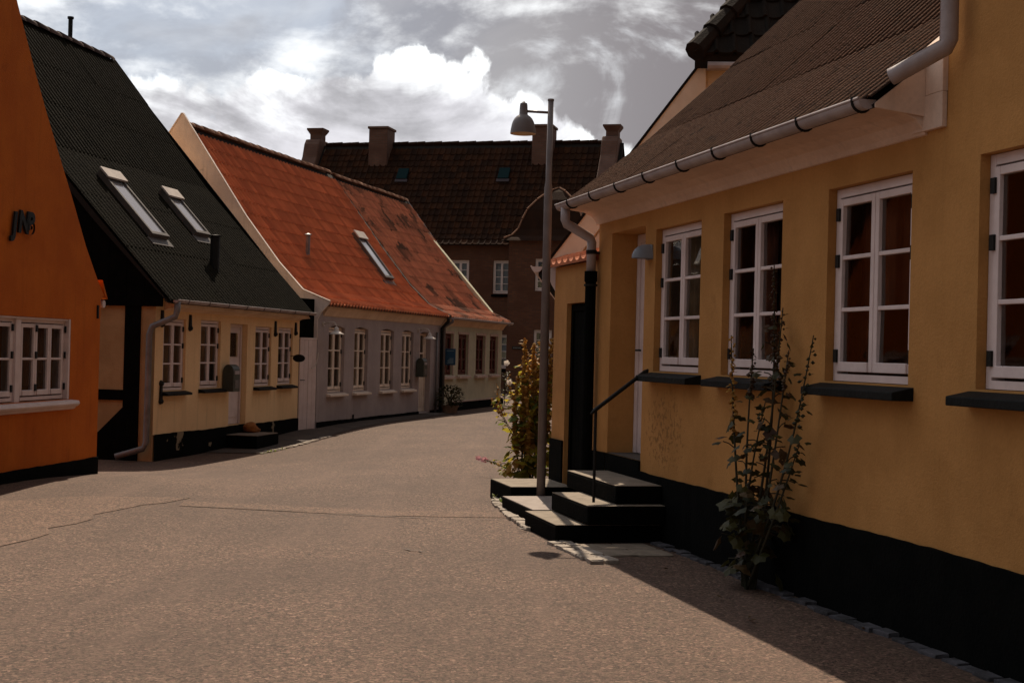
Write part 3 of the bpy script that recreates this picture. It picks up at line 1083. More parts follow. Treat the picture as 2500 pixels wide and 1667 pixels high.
for ch, x_, sz in (('J', -2.53, 0.34), ('N', -2.40, 0.34), ('B', -2.20, 0.34)):
    cu = bpy.data.curves.new('iron_letter', 'FONT')
    cu.body = ch
    cu.size = sz
    cu.extrude = 0.012
    cu.offset = 0.014
    cu.shear = 0.15
    cu.materials.append(IRON)
    tmp = bpy.data.objects.new('iron_letter', cu)
    COL.objects.link(tmp)
    me = bpy.data.meshes.new_from_object(tmp.evaluated_get(bpy.context.evaluated_depsgraph_get()))
    bpy.data.objects.remove(tmp)
    o = bpy.data.objects.new('iron_letter', me)
    COL.objects.link(o)
    o.parent = oh
    o.location = (x_, -0.03, 2.815 - (0.03 if ch == 'J' else 0))
    o.rotation_euler = (pi / 2, 0, 0)

# ================================================================== cream cottage with the dark corrugated roof
FY = Frame(-5.5059, 21.6, 0.19541, 0.98072)
ch_ = thing('cream_cottage', 'cream cottage with black mossy corrugated roof and two skylights', 'house', FY.o, FY.rz)
wins = [(0.29, 1.12, 0.86, 2.00), (1.70, 2.53, 0.87, 2.01), (4.12, 4.93, 0.86, 1.96), (5.30, 6.08, 0.87, 1.97)]
m = wall(0.0, 6.45, -0.6, 2.30, wins + [(2.95, 3.74, 0.19, 1.98)], 0.3)
m.box(6.15, 6.448, 0.301, 8.0, -0.6, 2.3)
m.box(0.02, 6.15, 7.8, 8.0, -0.6, 2.3)
m.prism([(6.2, 0.0, 2.301), (6.2, 8.2, 2.301), (6.2, 4.1, 7.05)], [(6.36, 0.0, 2.301), (6.36, 8.2, 2.301), (6.36, 4.1, 7.05)])
m.build('wall', CREAM, ch_)
b = MB()
plinth_strip(b, -0.003, 6.45, -0.6, 0.182, -0.026, 0.014)
b.build('plinth', TAR_WORN, ch_)
# gable end facing the street corner: infill panels, tarred timbers, boarded gable
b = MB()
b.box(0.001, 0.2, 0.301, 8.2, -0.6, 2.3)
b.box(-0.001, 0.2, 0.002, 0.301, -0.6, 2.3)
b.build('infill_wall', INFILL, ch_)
for (y0, y1, z0, z1) in ((0.24, 0.50, -0.6, 2.18), (0.50, 2.2, 0.71, 0.87), (2.2, 2.45, -0.6, 2.18), (2.45, 4.2, 0.71, 0.87)):
    b = MB()
    b.box(-0.035, 0.05, y0, y1, z0, z1)
    b.build('timber', BLACKWOOD, ch_, bevel=0.006)
b = MB()
b.prism([(-0.028, 0.40, 0.70), (-0.028, 0.40, -0.6), (-0.028, 1.3, -0.6), (-0.028, 1.3, -0.15), (-0.028, 0.95, 0.16)],
        [(0.05, 0.40, 0.70), (0.05, 0.40, -0.6), (0.05, 1.3, -0.6), (0.05, 1.3, -0.15), (0.05, 0.95, 0.16)])
b.build('timber', BLACKWOOD, ch_)
PY = Prof([(-0.25, 2.245), (1.0, 3.59), (2.1, 4.79), (4.1, 7.30)])
yb = -0.12
for i in range(28):
    y0 = yb + i * 0.30
    y1 = y0 + 0.294
    b = MB()
    zt = []
    for yy in (y0, y1):
        ym = yy if yy <= 4.1 else 8.2 - yy
        zt.append(max(2.2, PY.at(PY.from_y(max(ym, -0.24))).z - 0.08))
    b.prism([(-0.05, y0, 2.17), (-0.05, y1, 2.17), (-0.05, y1, zt[1]), (-0.05, y0, zt[0])],
            [(-0.01 - 0.008 * (i % 2), y0, 2.17), (-0.01 - 0.008 * (i % 2), y1, 2.17), (-0.01 - 0.008 * (i % 2), y1, zt[1]), (-0.01 - 0.008 * (i % 2), y0, zt[0])])
    b.build('gable_board', BLACKWOOD, ch_)
for i, (a, bb, c, d) in enumerate(wins):
    cv = [(CURT, [(0, 1, 0.0)]), (CURT, [(0, 1, 0.34), (0.0, 0.45, 0)]), (CURT, [(0.0, 0.3, 0), (0.62, 1, 0)]), (ROOMD, [(0.0, 1, 0)])][i]
    window(ch_, a + 0.004, bb - 0.004, c + 0.004, d - 0.004, 0.045, sill=(0.12, 0.035, 0.05), curtain=cv, hinges='right', fw=0.042)
d_ = MB()
d_.box(2.955, 3.00, 0.10, 0.2, 0.20, 1.975)
d_.box(3.69, 3.735, 0.10, 0.2, 0.20, 1.975)
d_.box(3.0, 3.69, 0.10, 0.2, 1.93, 1.975)
d_.box(3.0, 3.69, 0.13, 0.18, 0.20, 1.93)
for z0, z1 in ((0.32, 0.85), (0.95, 1.30)):
    d_.box(3.08, 3.61, 0.118, 0.13, z0, z1)
do = d_.build('door', WHITE, ch_, bevel=0.005)
b = MB()
b.box(3.10, 3.59, 0.116, 0.124, 1.40, 1.82)
b.build('pane', GLASS, do)
b = MB()
b.tube([(3.07, 0.11, 1.10), (3.07, 0.075, 1.10), (3.17, 0.07, 1.10)], 0.01, 6)
b.build('door_handle', IRON, do)
rf = roof_body(ch_, PY, -0.1, 6.37, 4.1)
corrugated(rf, PY, -0.16, 6.38, SHEET, 0.1363, 0.014, 1.0904, 1.12, 0.045, 0.004, 0.003, 0.003)
ridge_tiles(rf, -0.12, 6.42, 4.1, 7.33, RIDGE_D, 0.42, 0.12)
b = MB()
b.prism([(6.372, -0.26, 2.16), (6.372, -0.26, 2.25), (6.372, 4.1, 7.31), (6.372, 4.1, 7.18)], [(6.40, -0.26, 2.16), (6.40, -0.26, 2.25), (6.40, 4.1, 7.31), (6.40, 4.1, 7.18)])
b.build('verge_board', BLACKWOOD, ch_)
skylight(ch_, PY, 1.08, 1.74, PY.from_y(0.72), PY.from_y(1.68))
skylight(ch_, PY, 3.26, 3.88, PY.from_y(0.92), PY.from_y(1.63))
b = MB()
b.lathe([(0.001, 0.56), (0.115, 0.545), (0.115, 0.53), (0.085, 0.52), (0.085, -0.2)], (3.02, 0.36, 2.98), 14)
b.build('flue_pipe', IRON, ch_, smooth=False)
b = MB()
b.lathe([(0.001, 0.42), (0.06, 0.41), (0.06, 0.37), (0.042, 0.36), (0.042, -0.1)], (4.55, 4.1, 7.42), 12)
b.build('flue_pipe', IRON, ch_)
gutter(ch_, 0.0, 6.42, -0.32, 2.275, 0.045, ZINC)
for i in range(8):
    strap(ch_, 0.4 + i * 0.8, -0.32, 2.275, 0.045, ZINC_D)
b = MB()
b.xprism([(0.001, 2.12), (-0.06, 2.15), (-0.22, 2.17), (-0.22, 2.225), (0.001, 2.26)], 0.3, 6.44)
b.build('eave_cornice', CORNICE_Y, ch_)
pipe(ch_, [(0.07, -0.32, 2.25), (0.07, -0.32, 2.12), (0.05, -0.30, 2.02), (-0.02, -0.12, 1.93), (-0.075, 0.02, 1.86), (-0.085, 0.06, 1.74),
           (-0.085, 0.06, 0.8), (-0.09, 0.065, 0.08), (-0.12, 0.10, -0.02), (-0.35, 0.44, -0.14)], 0.048, ZINC_D)
for x_, z0, z1 in ((0.20, 1.90, 2.12), (1.24, 1.86, 2.08), (5.09, 1.83, 2.08), (6.20, 1.87, 2.08)):
    anchor(ch_, x_, z0, z1)
a = anchor(ch_, 0.22, 0.70, 0.98)
b = MB()
b.lathe([(0.001, -0.05), (0.04, -0.03), (0.052, 0.0), (0.04, 0.03), (0.001, 0.05)], (0.22, -0.012, 0.98), 10)
b.build('anchor_knob', IRON, a)

# letter box on the cream cottage
lb = thing('letter_box', 'dark green round topped letter box beside the cream cottage door', 'letter box', FY.w(2.62, -0.015, 0.80), FY.rz, 'wall letter boxes')
arch = [(0.0, 0.0), (-0.20, 0.0), (-0.20, 0.35)] + [(-0.10 - 0.10 * cos(pi * i / 8), 0.35 + 0.12 * sin(pi * i / 8)) for i in range(1, 8)] + [(0.0, 0.35)]
b = MB()
b.xprism(arch, 0, 0.30)
b.build('box_body', MAILG, lb, bevel=0.01)
b = MB()
b.box(0.05, 0.25, -0.208, -0.198, 0.30, 0.36)
b.build('letter_flap', ZINC, lb)
b = MB()
b.box(0.07, 0.23, -0.206, -0.199, 0.06, 0.20)
b.build('front_panel', ZINC_D, lb)
# oval sign
os_ = thing('oval_sign', 'black oval sign projecting beside the last cottage window', 'sign', FY.w(5.98, 0, 1.38), FY.rz)
b = MB()
n = 22
b.prism([(-0.012, -0.175 + 0.125 * cos(2 * pi * i / n), 0.075 * sin(2 * pi * i / n)) for i in range(n)],
        [(0.012, -0.175 + 0.125 * cos(2 * pi * i / n), 0.075 * sin(2 * pi * i / n)) for i in range(n)])
b.build('sign_board', IRON, os_)
b = MB()
b.tube([(0, 0.0, 0.04), (0, -0.10, 0.04)], 0.008, 6)
b.build('bracket', IRON, os_)
# doorstep with a rusty lump on it
ds = thing('doorstep', 'black painted doorstep below the cream cottage door', 'step', FY.w(2.80, -0.60, -0.35), FY.rz)
b = MB()
b.box(0, 1.05, 0, 0.575, 0, 0.385)
b.build('step_block', TAR, ds, bevel=0.01)
b = MB()
b.box(0.01, 1.04, 0.01, 0.57, 0.386, 0.40)
b.build('tread', mat("worn_tread", (0.20, 0.15, 0.11), (0.14, 0.105, 0.08), 6, 0.9, 0.4, 50), ds, bevel=0.006)
t_ = MB()
b2 = bmesh.new()
bmesh.ops.create_icosphere(b2, subdivisions=3, radius=1.0)
for v in b2.verts:
    k = 1 + 0.16 * sin(v.co.x * 5 + 1) * cos(v.co.y * 4) + 0.08 * sin(v.co.z * 9)
    v.co = Vector((v.co.x * 0.23 * k, v.co.y * 0.12 * k, max(-0.5, v.co.z * k) * 0.10 * (1.25 if v.co.x < 0 else 0.8)))
me = bpy.data.meshes.new('bundle')
b2.to_mesh(me)
b2.free()
me.materials.append(RUST)
me.polygons.foreach_set('use_smooth', [True] * len(me.polygons))
bn = bpy.data.objects.new('bundle', me)
COL.objects.link(bn)
bn.location = FY.w(3.66, -0.16, 0.105)
bn.rotation_euler = (0, 0.18, FY.rz)
tag(bn, 'rusty orange rounded bundle lying on the black doorstep', 'bundle')

# white plank gate closing the gap between the two houses
G0 = FY.w(6.46, -0.01)
FG = Frame(-3.8091, 27.45, 0.25599, 0.96668, 1.036)
G1 = FG.w(-0.01, 0.02)
gd = (G1 - G0)
gl_ = gd.length
ga = thing('plank_gate', 'narrow white plank gate between cream cottage and grey house', 'gate', (G0.x, G0.y, -0.12), atan2(gd.y, gd.x))
for i in range(4):
    b = MB()
    a_, c_ = gl_ * i / 4 + 0.004, gl_ * (i + 1) / 4 - 0.004
    b.box(a_, c_, -0.015 + 0.004 * (i % 2), 0.015, 0, 1.87)
    b.build('plank', WHITE, ga, bevel=0.003)
b = MB()
b.box(0, gl_, -0.02, 0.02, 1.872, 1.91)
b.build('top_rail', WHITE, ga, bevel=0.003)
b = MB()
b.tube([(0.03, -0.01, 1.06), (0.03, -0.05, 1.06), (0.12, -0.055, 1.06)], 0.009, 6)
b.build('gate_latch', IRON, ga)
b = MB()
b.box(-0.3, gl_ + 0.1, 0.05, 0.08, 1.915, 2.7)
bo = b.build('gap_dark_panel', BLACKWOOD)  # black sheet put in so the gap over the gate reads dark
bo.location = ga.location
bo.rotation_euler = ga.rotation_euler
tag(bo, 'black boarding added to darken the gap above the white plank gate', 'panel')
hk = MB()
hk.tube([(gl_ - 0.02 - 0.14 * (1 - cos(a * 0.42)) * 1.0, -0.06, 1.62 - 0.20 * sin(a * 0.42) - 0.03 * a) for a in range(6)], 0.012, 6)
hk = hk.build('wall_hook', LAMPWHITE)
hk.location = ga.location
hk.rotation_euler = ga.rotation_euler
tag(hk, 'white curved hook at the top of the plank gate', 'hook')

# ================================================================== grey house with the orange tiled roof
gh = thing('grey_house', 'grey rendered house under an orange pantile roof and white gable', 'house', FG.o, FG.rz, None, FG.k)
gw_ = [(0.56, 1.42, 0.70, 2.05, 0.05), (1.98, 2.78, 0.70, 2.05, 0.05), (3.57, 4.42, 0.70, 2.05, 0.05), (4.99, 5.80, 0.70, 2.05, 0.05)]
m = wall(0.0, 7.93, -0.5, 2.44, gw_ + [(6.27, 7.10, 0.10, 2.04, 0.05)], 0.3)
m.box(0.3, 7.9, 5.9, 6.1, -0.5, 2.44)
m.build('wall', GREYPL, gh)
b = MB()
plinth_strip(b, -0.005, 6.26, -0.5, 0.13)
plinth_strip(b, 7.11, 7.93, -0.5, 0.13)
b.build('plinth', TAR, gh)
PG = Prof([(-0.2, 2.44), (0.34, 2.66), (0.87, 3.17), (1.61, 4.08), (3.05, 6.02)])
gp = [(0.005, 2.18), (-0.06, 2.28), (-0.22, 2.45), (-0.24, 2.50), (0.34, 2.72), (0.87, 3.26), (1.61, 4.18), (3.05, 6.25)]
b = MB()
b.box(0.004, 0.2, 0.301, 6.0, -0.5, 2.6)
b.build('side_wall', BLACKWOOD, gh)
gp = [(0.05, 1.74), (0.004, 1.80), (0.004, 2.16), (-0.06, 2.28), (-0.22, 2.45), (-0.24, 2.50), (0.34, 2.72), (0.87, 3.26), (1.61, 4.18), (3.05, 6.25)]
ring = gp + [(6.1 - y, z) for y, z in reversed(gp[:-1])] + [(5.3, 2.62), (0.80, 2.62)]
b = MB()
b.prism([(-0.03, y, z) for y, z in ring], [(0.02, y, z) for y, z in ring])
b.build('gable_wall', WHITEPL, gh)
b = MB()
for (y0, z0), (y1, z1) in zip(gp[5:], gp[6:]):
    L = hypot(y1 - y0, z1 - z0)
    ny, nz_ = -(z1 - z0) / L * 0.022, (y1 - y0) / L * 0.022
    for s_ in (0, 1):
        f_ = (lambda y: y) if s_ == 0 else (lambda y: 6.1 - y)
        q4 = [(f_(y0), z0), (f_(y1), z1), (f_(y1 + ny), z1 + nz_), (f_(y0 + ny), z0 + nz_)]
        b.prism([(-0.042, y, z + 0.002) for y, z in q4], [(0.022, y, z + 0.002) for y, z in q4])
b.build('gable_coping', WHITEPL, gh)
for i, (a, bb, c, d, _) in enumerate(gw_):
    cv = [(CURT_L, [(0, 0.4, 0.3)]), (CURT_L, [(0.0, 0.3, 0.0), (0.6, 1, 0)]), (CURT_L, [(0.4, 1, 0)]), (CURT, [(0.0, 0.35, 0)])][i]
    window(gh, a + 0.004, bb - 0.004, c + 0.004, d - 0.035, 0.07, frame=WHITEW, sill=(0.10, 0.04, 0.06), sillmat=WHITEW,
           curtain=cv, hinges='right', fw=0.042)
d_ = MB()
d_.box(6.275, 6.33, 0.12, 0.2, 0.11, 2.0)
d_.box(7.04, 7.095, 0.12, 0.2, 0.11, 2.0)
d_.box(6.33, 7.04, 0.12, 0.2, 1.95, 2.0)
d_.box(6.33, 7.04, 0.14, 0.19, 0.11, 1.14)
for i in range(5):
    d_.box(6.37 + i * 0.13, 6.47 + i * 0.13, 0.128, 0.14, 0.22, 1.02)
for x_ in (6.33, 6.645, 6.97):
    d_.box(x_, x_ + 0.07, 0.14, 0.19, 1.14, 1.95)
for z_ in (1.50,):
    d_.box(6.40, 6.97, 0.142, 0.188, z_, z_ + 0.04)
d_.box(6.40, 6.97, 0.12, 0.188, 1.14, 1.18)
do = d_.build('door', WHITEW, gh, bevel=0.004)
for x0_, x1_ in ((6.40, 6.645), (6.715, 6.97)):
    for z0_, z1_ in ((1.18, 1.50), (1.54, 1.95)):
        b = MB()
        b.poly([(x0_, 0.165, z0_), (x1_, 0.165, z0_), (x1_, 0.165, z1_), (x0_, 0.165, z1_)])
        b.build('pane', GLASS, do)
b = MB()
b.box(6.20, 7.15, -0.42, -0.03, -0.4, 0.08)
b.build('door_step', mat("grey_step", (0.12, 0.10, 0.09), (0.08, 0.07, 0.06), 6, 0.9, 0.4, 50), gh, bevel=0.008)
cove = lambda z0, z1, pr: [(0.001, z0), (-0.02, z0 + 0.01), (-0.05, z0 + (z1 - z0) * 0.35), (-pr * 0.7, z0 + (z1 - z0) * 0.72), (-pr, z1 - 0.03), (-pr, z1), (0.001, z1)]
b = MB()
b.xprism(cove(2.225, 2.42, 0.14), 0.245, 7.86)
b.build('eave_cornice', CORNICE_Y, gh)
rf = roof_body(gh, PG, 0.021, 7.93, 3.05)
pantiles(rf, PG, 0.025, 7.94, TILE_O, 0.175, 0.335, lift=0.034, jit=0.002, roll=1.35)
ridge_tiles(rf, 0.04, 7.95, 3.05, 6.04, RIDGE_O, 0.38, 0.10)
skylight(gh, PG, 6.0, 6.62, PG.from_y(0.92), PG.from_y(1.78))
b = MB()
b.lathe([(0.001, 0.50), (0.075, 0.47), (0.075, 0.455), (0.048, 0.45), (0.048, -0.25)], (2.0, 1.12, 3.52), 12)
b.build('flue_pipe', ZINC_D, gh)
pipe(gh, [(7.80, -0.22, 2.42), (7.80, -0.22, 2.33), (7.80, -0.06, 2.16), (7.80, -0.06, -0.3)], 0.042, IRON)
pipe(gh, [(7.45, -0.05, 2.05), (7.45, -0.05, -0.3)], 0.03, ZINC_D)
b = MB()
b.tube([(1.98, -0.012, 0.02), (1.98, -0.012, 0.17), (1.94, -0.03, 0.21)], 0.018, 6)
b.build('drain_stub', IRON, gh)


def barn_lamp(x, label):
    t = thing('barn_lamp', label, 'wall lamp', FG.w(x, 0, 2.07), FG.rz, 'gooseneck lamps on the grey house', FG.k)
    b = MB()
    n_ = 14
    b.prism([(0.05 * cos(2 * pi * i / n_), -0.001, 0.05 * sin(2 * pi * i / n_)) for i in range(n_)],
            [(0.05 * cos(2 * pi * i / n_), -0.03, 0.05 * sin(2 * pi * i / n_)) for i in range(n_)])
    b.build('wall_plate', LAMPWHITE, t)
    b = MB()
    b.tube([(0, -0.03, 0), (0, -0.16, 0.035), (0, -0.24, 0.03), (0, -0.285, -0.02), (0, -0.29, -0.07)], 0.013, 8)
    b.build('arm', LAMPWHITE, t, smooth=True)
    b = MB()
    b.lathe([(0.012, -0.05), (0.04, -0.07), (0.048, -0.11), (0.052, -0.135), (0.10, -0.165), (0.155, -0.195), (0.157, -0.205), (0.10, -0.185), (0.04, -0.15)],
            (0, -0.29, 0), 20)
    b.build('lamp_shade', LAMPWHITE, t, smooth=True)
    return t


barn_lamp(0.24, 'white gooseneck lamp at the near corner of grey house')
barn_lamp(6.12, 'white gooseneck lamp over the white door of grey house')
lb2 = thing('letter_box', 'dark green letter box on grey wall before the white door', 'letter box', FG.w(5.98, -0.015, 0.96), FG.rz, 'wall letter boxes')
for ch in list(lb.children):
    c = ch.copy()
    COL.objects.link(c)
    c.parent = lb2
pt = thing('potted_shrub', 'dark bushy shrub in a pale pot by the grey house door', 'potted plant', FG.w(7.45, -0.42, -0.02), FG.rz)
b = MB()
b.lathe([(0.001, 0.0), (0.16, 0.0), (0.21, 0.24), (0.235, 0.25), (0.235, 0.29), (0.19, 0.29), (0.18, 0.22), (0.001, 0.22)], (0, 0, 0), 18)
b.build('pot', TERRA, pt)
b = MB()
b.box(-0.34, 0.34, -0.30, 0.30, -0.25, -0.001)
b.build('plinth_block', TAR, pt)


def leaf_shape(kind):
    """outline of one leaf in XY, base at the origin, tip along +Y, slightly cupped"""
    m = []
    if kind == 'lobed':
        n = 11
        for i in range(n):
            a = -pi * 0.86 + 1.72 * pi * i / (n - 1)
            r_ = 0.52 * (1.0 if i % 2 == 0 else 0.74) * (1.0 if abs(a) < 2.2 else 0.8)
            m.append((sin(a) * r_, 0.5 + cos(a) * r_))
    else:
        m = [(0.0, 0.0), (0.22, 0.25), (0.27, 0.55), (0.0, 1.0), (-0.27, 0.55), (-0.22, 0.25)]
    return m


def leaf_mesh(kind, name, material):
    b = MB()
    out = leaf_shape(kind)
    c = b.p(0, 0.5, 0.05)
    ids = [b.p(x, y, -0.10 * (x * x * 4 + (y - 0.45) ** 2 * 1.6) + RND.uniform(-.03, .03)) for x, y in out]
    for i in range(len(ids) - (1 if kind == 'lobed' else 0)):
        b.face(ids[i], ids[(i + 1) % len(ids)], c)
    return b.mesh(name, material)


def leaf_mw(pos, yaw, pitch, roll, size):
    return (Matrix.Translation(pos) @ Matrix.Rotation(yaw, 4, 'Z') @ Matrix.Rotation(pitch, 4, 'X')
            @ Matrix.Rotation(roll, 4, 'Y') @ Matrix.Scale(size, 4))


def add_leaf(b, mw, kind):
    b.cur = 0.02 + 0.96 * RND.random()
    out = leaf_shape(kind)
    c = b.p(*(mw @ Vector((0, 0.5, 0.05))))
    ids = [b.p(*(mw @ Vector((x, y, -0.10 * (x * x * 4 + (y - 0.45) ** 2 * 1.6) + RND.uniform(-.03, .03))))) for x, y in out]
    for i in range(len(ids)):
        b.face(ids[i], ids[(i + 1) % len(ids)], c)


b = MB()
for i in range(420):
    a_, z_ = RND.uniform(0, 2 * pi), RND.uniform(0.27, 0.78)
    r_ = 0.34 * sqrt(max(0.02, 1 - ((z_ - 0.45) / 0.36) ** 2)) * RND.uniform(0.55, 1.05)
    add_leaf(b, leaf_mw(Vector((r_ * cos(a_), r_ * sin(a_), z_)), a_ - pi / 2, RND.uniform(-.6, .9), RND.uniform(-.6, .6), RND.uniform(.06, .11)), 'plain')
o = b.build('foliage', LEAF_D, pt)
b = MB()
for i in range(6):
    a_ = i * 1.05
    b.tube([(0, 0, 0.2), (0.06 * cos(a_), 0.06 * sin(a_), 0.45), (0.2 * cos(a_), 0.2 * sin(a_), 0.62)], 0.012, 5)
b.build('stems', STEM_D, pt)

# ================================================================== sage green house
sg = thing('sage_house', 'sage green house with oxblood windows and lichen mottled tile roof', 'house', FG.w(7.93, 0), FG.rz, None, FG.k)
gg = [(0.20, 1.02, 0.98, 2.04), (1.50, 2.38, 0.98, 2.04), (3.14, 4.02, 0.98, 2.04), (4.54, 5.34, 0.98, 2.04)]
m = wall(0.01, 5.82, -0.4, 2.44, gg, 0.3, 0.004)
m.box(5.6, 5.818, 0.31, 6.1, -0.4, 2.44)
m.box(0.1, 5.6, 5.9, 6.1, -0.4, 2.44)
m.prism([(5.6, 0.0, 2.441), (5.6, 6.1, 2.441), (5.6, 3.05, 5.9)], [(5.81, 0.0, 2.441), (5.81, 6.1, 2.441), (5.81, 3.05, 5.9)])
m.build('wall', GREENPL, sg)
for i, (a, bb, c, d) in enumerate(gg):
    wn = window(sg, a + 0.004, bb - 0.004, c + 0.004, d - 0.004, 0.06, frame=OXBLOOD, rows=3, sill=(0.09, 0.06, 0.09), sillmat=PINKSTONE,
                hinges=None, fw=0.05, curtain=(CURT, [(0.0, 0.3, 0), (0.7, 1, 0)]))
    b = MB()
    b.box(a - 0.04, bb + 0.04, -0.02, 0.006, d + 0.001, d + 0.06)
    b.box(bb + 0.001, bb + 0.05, -0.014, 0.006, c, d)
    b.build('surround', PINKSTONE, wn)
b = MB()
b.xprism([(0.006, -0.4), (-0.09, -0.4), (-0.09, 0.25), (0.006, 0.27)], 0.9, 5.80)
b.xprism([(0.006, -0.4), (-0.02, -0.4), (-0.02, 0.10), (0.006, 0.10)], 0.01, 0.899)
b.build('plinth', TAR, sg)
b = MB()
b.box(0.9, 5.80, -0.10, 0.003, 0.272, 0.30)
b.build('plinth_cap', PINKSTONE, sg)
b = MB()
b.xprism(cove(2.235, 2.41, 0.14), 0.02, 5.84)
b.build('eave_cornice', CORNICE_Y, sg)
PS = Prof([(-0.2, 2.45), (0.34, 2.70), (0.87, 3.20), (1.61, 4.10), (3.05, 5.98)])
rf = roof_body(sg, PS, 0.10, 5.84, 3.05)
pantiles(rf, PS, 0.12, 5.86, TILE_M, 0.2, 0.335, lift=0.034, jit=0.003)
ridge_tiles(rf, 0.06, 5.86, 3.05, 6.0, RIDGE_O, 0.38, 0.10)
b = MB()
for (y0, z0), (y1, z1) in zip([(p_.y, p_.z) for p_ in PS.p], [(p_.y, p_.z) for p_ in PS.p[1:]]):
    b.prism([(0.0, y0, z0 - 0.02), (0.0, y1, z1 - 0.02), (0.0, y1, z1 + 0.055), (0.0, y0, z0 + 0.055)],
            [(0.10, y0, z0 - 0.02), (0.10, y1, z1 - 0.02), (0.10, y1, z1 + 0.055), (0.10, y0, z0 + 0.055)])
b.build('valley_strip', mat("valley_lead", (0.055, 0.035, 0.024), (0.035, 0.024, 0.017), 4, 0.8), rf)
b = MB()
for (y0, z0), (y1, z1) in zip([(p_.y, p_.z) for p_ in PS.p], [(p_.y, p_.z) for p_ in PS.p[1:]]):
    b.prism([(5.86, y0, z0 - 0.10), (5.86, y1, z1 - 0.10), (5.86, y1, z1 + 0.07), (5.86, y0, z0 + 0.07)],
            [(5.89, y0, z0 - 0.10), (5.89, y1, z1 - 0.10), (5.89, y1, z1 + 0.07), (5.89, y0, z0 + 0.07)])
b.build('verge_board', ZINC_D, rf)
gutter(sg, 0.08, 5.95, -0.25, 2.435, 0.045, ZINC)
pipe(sg, [(0.14, -0.25, 2.41), (0.14, -0.25, 2.33), (0.10, -0.05, 2.18), (0.10, -0.05, -0.3)], 0.035, ZINC_D)

bsn = thing('blue_sign', 'blue notice board projecting across the first oxblood window', 'sign', FG.w(8.12, -0.05, 1.24), FG.rz)
b = MB()
b.box(-0.012, 0.012, -0.29, 0.0, 0.0, 0.43)
b.build('sign_board', SIGNBLUE, bsn)
b = MB()
for z_, y0, y1 in ((0.37, -0.25, -0.05), (0.17, -0.24, -0.13), (0.14, -0.24, -0.10), (0.11, -0.24, -0.07), (0.08, -0.24, -0.09), (0.05, -0.24, -0.06)):
    b.box(-0.0145, -0.0122, y0, y1, z_ - 0.008, z_ + 0.012)
b.build('sign_print', SIGNTXT, bsn)
b = MB()
b.tube([(0, 0.05, 0.36), (0, 0.0, 0.36)], 0.01, 6)
b.tube([(0, 0.05, 0.06), (0, 0.0, 0.06)], 0.01, 6)
b.build('bracket', IRON, bsn)
vn = thing('wall_vine', 'dark leafy vine at the far corner of the sage house', 'vine', FG.w(13.62, -0.20, 0.0), FG.rz)
b = MB()
b.tube([(0, 0.05, -0.1), (0.03, 0.06, 0.5), (-0.05, 0.08, 1.0)], 0.014, 5)
b.build('stem', STEM_D, vn)
b = MB()
for i in range(160):
    z_ = RND.uniform(0.05, 1.05)
    add_leaf(b, leaf_mw(Vector((RND.gauss(0, .13), RND.gauss(0, .05), z_)), RND.uniform(0, 6.3), RND.uniform(-.4, 1), RND.uniform(-.6, .6), RND.uniform(.05, .10)), 'plain')
b.build('foliage', LEAF_D, vn)

# ================================================================== dark brick hall closing the street
FB = Frame(-8.3, 58.1, 0.974, -0.2266)
bh = thing('brick_hall', 'long dark brick hall with chimneys closing the end of the street', 'hall', FB.o, FB.rz)
bw_ = [(5.62, 6.66, 3.95, 5.28), (7.66, 8.68, 3.95, 5.28), (7.66, 8.68, 0.95, 2.3), (2.2, 3.2, 3.95, 5.28)]
m = wall(-1.3, 12.4, -0.5, 5.95, bw_, 0.4)
m.box(-1.29, 12.38, 6.9, 7.2, -0.5, 5.95)
m.box(-1.29, -0.9, 0.41, 6.9, -0.5, 5.95)
m.box(12.0, 12.38, 0.41, 6.9, -0.5, 5.95)
m.build('wall', BRICK, bh)
for (a, bb, c, d) in bw_:
    window(bh, a, bb, c, d, 0.08, rows=4, cas=3, frame=WHITE, hinges=None, fw=0.06, sill=(0.06, 0.10, 0.04), sillmat=TAR,
           curtain=(mat("pale_blind", (0.30, 0.31, 0.34), (0.22, 0.23, 0.26), 3, 0.9), [(0, 1, 0)]))
PB = Prof([(-0.25, 5.88), (0.4, 6.42), (3.6, 10.52)])
YB = 3.6
rf = roof_body(bh, PB, -1.3, 12.3, YB)
pantiles(rf, PB, -0.95, 11.5, TILE_D, 0.25, 0.36, lift=0.04)
b = MB()
for i in range(33):
    b.tube([(-0.95 + i * 0.38, YB, 10.54 + 0.015 * (i % 2)), (-0.95 + i * 0.38 + 0.36, YB, 10.56 + 0.015 * (i % 2))], 0.10, 8)
o = b.build('ridge_cap', TILE_D, rf)
o['kind'] = 'stuff'
for x0, x1 in ((-1.75, -1.05), (11.45, 12.15)):
    b = MB()
    sh = [(-0.35, 5.7), (-0.35, 6.2), (0.3, 6.75), (2.72, 9.90), (2.92, 10.50), (3.12, 10.74)]
    ring = sh + [(2 * YB - y, z) for y, z in reversed(sh)]
    b.prism([(x0, y, z) for y, z in ring], [(x1, y, z) for y, z in ring])
    b.build('gable_parapet', BRICK_L, bh, bevel=0.05)
    xc, b = (x0 + x1) / 2 + 0.03, MB()
    for r0, r1, z0, z1 in ((0.26, 0.26, 10.6, 10.98), (0.26, 0.38, 10.981, 11.18), (0.38, 0.38, 11.181, 11.25)):
        b.hexa([(xc - r0, YB - r0, z0), (xc + r0, YB - r0, z0), (xc + r0, YB + r0, z0), (xc - r0, YB + r0, z0)],
               [(xc - r1, YB - r1, z1), (xc + r1, YB - r1, z1), (xc + r1, YB + r1, z1), (xc - r1, YB + r1, z1)])
    b.build('chimney', BRICK_L, bh)
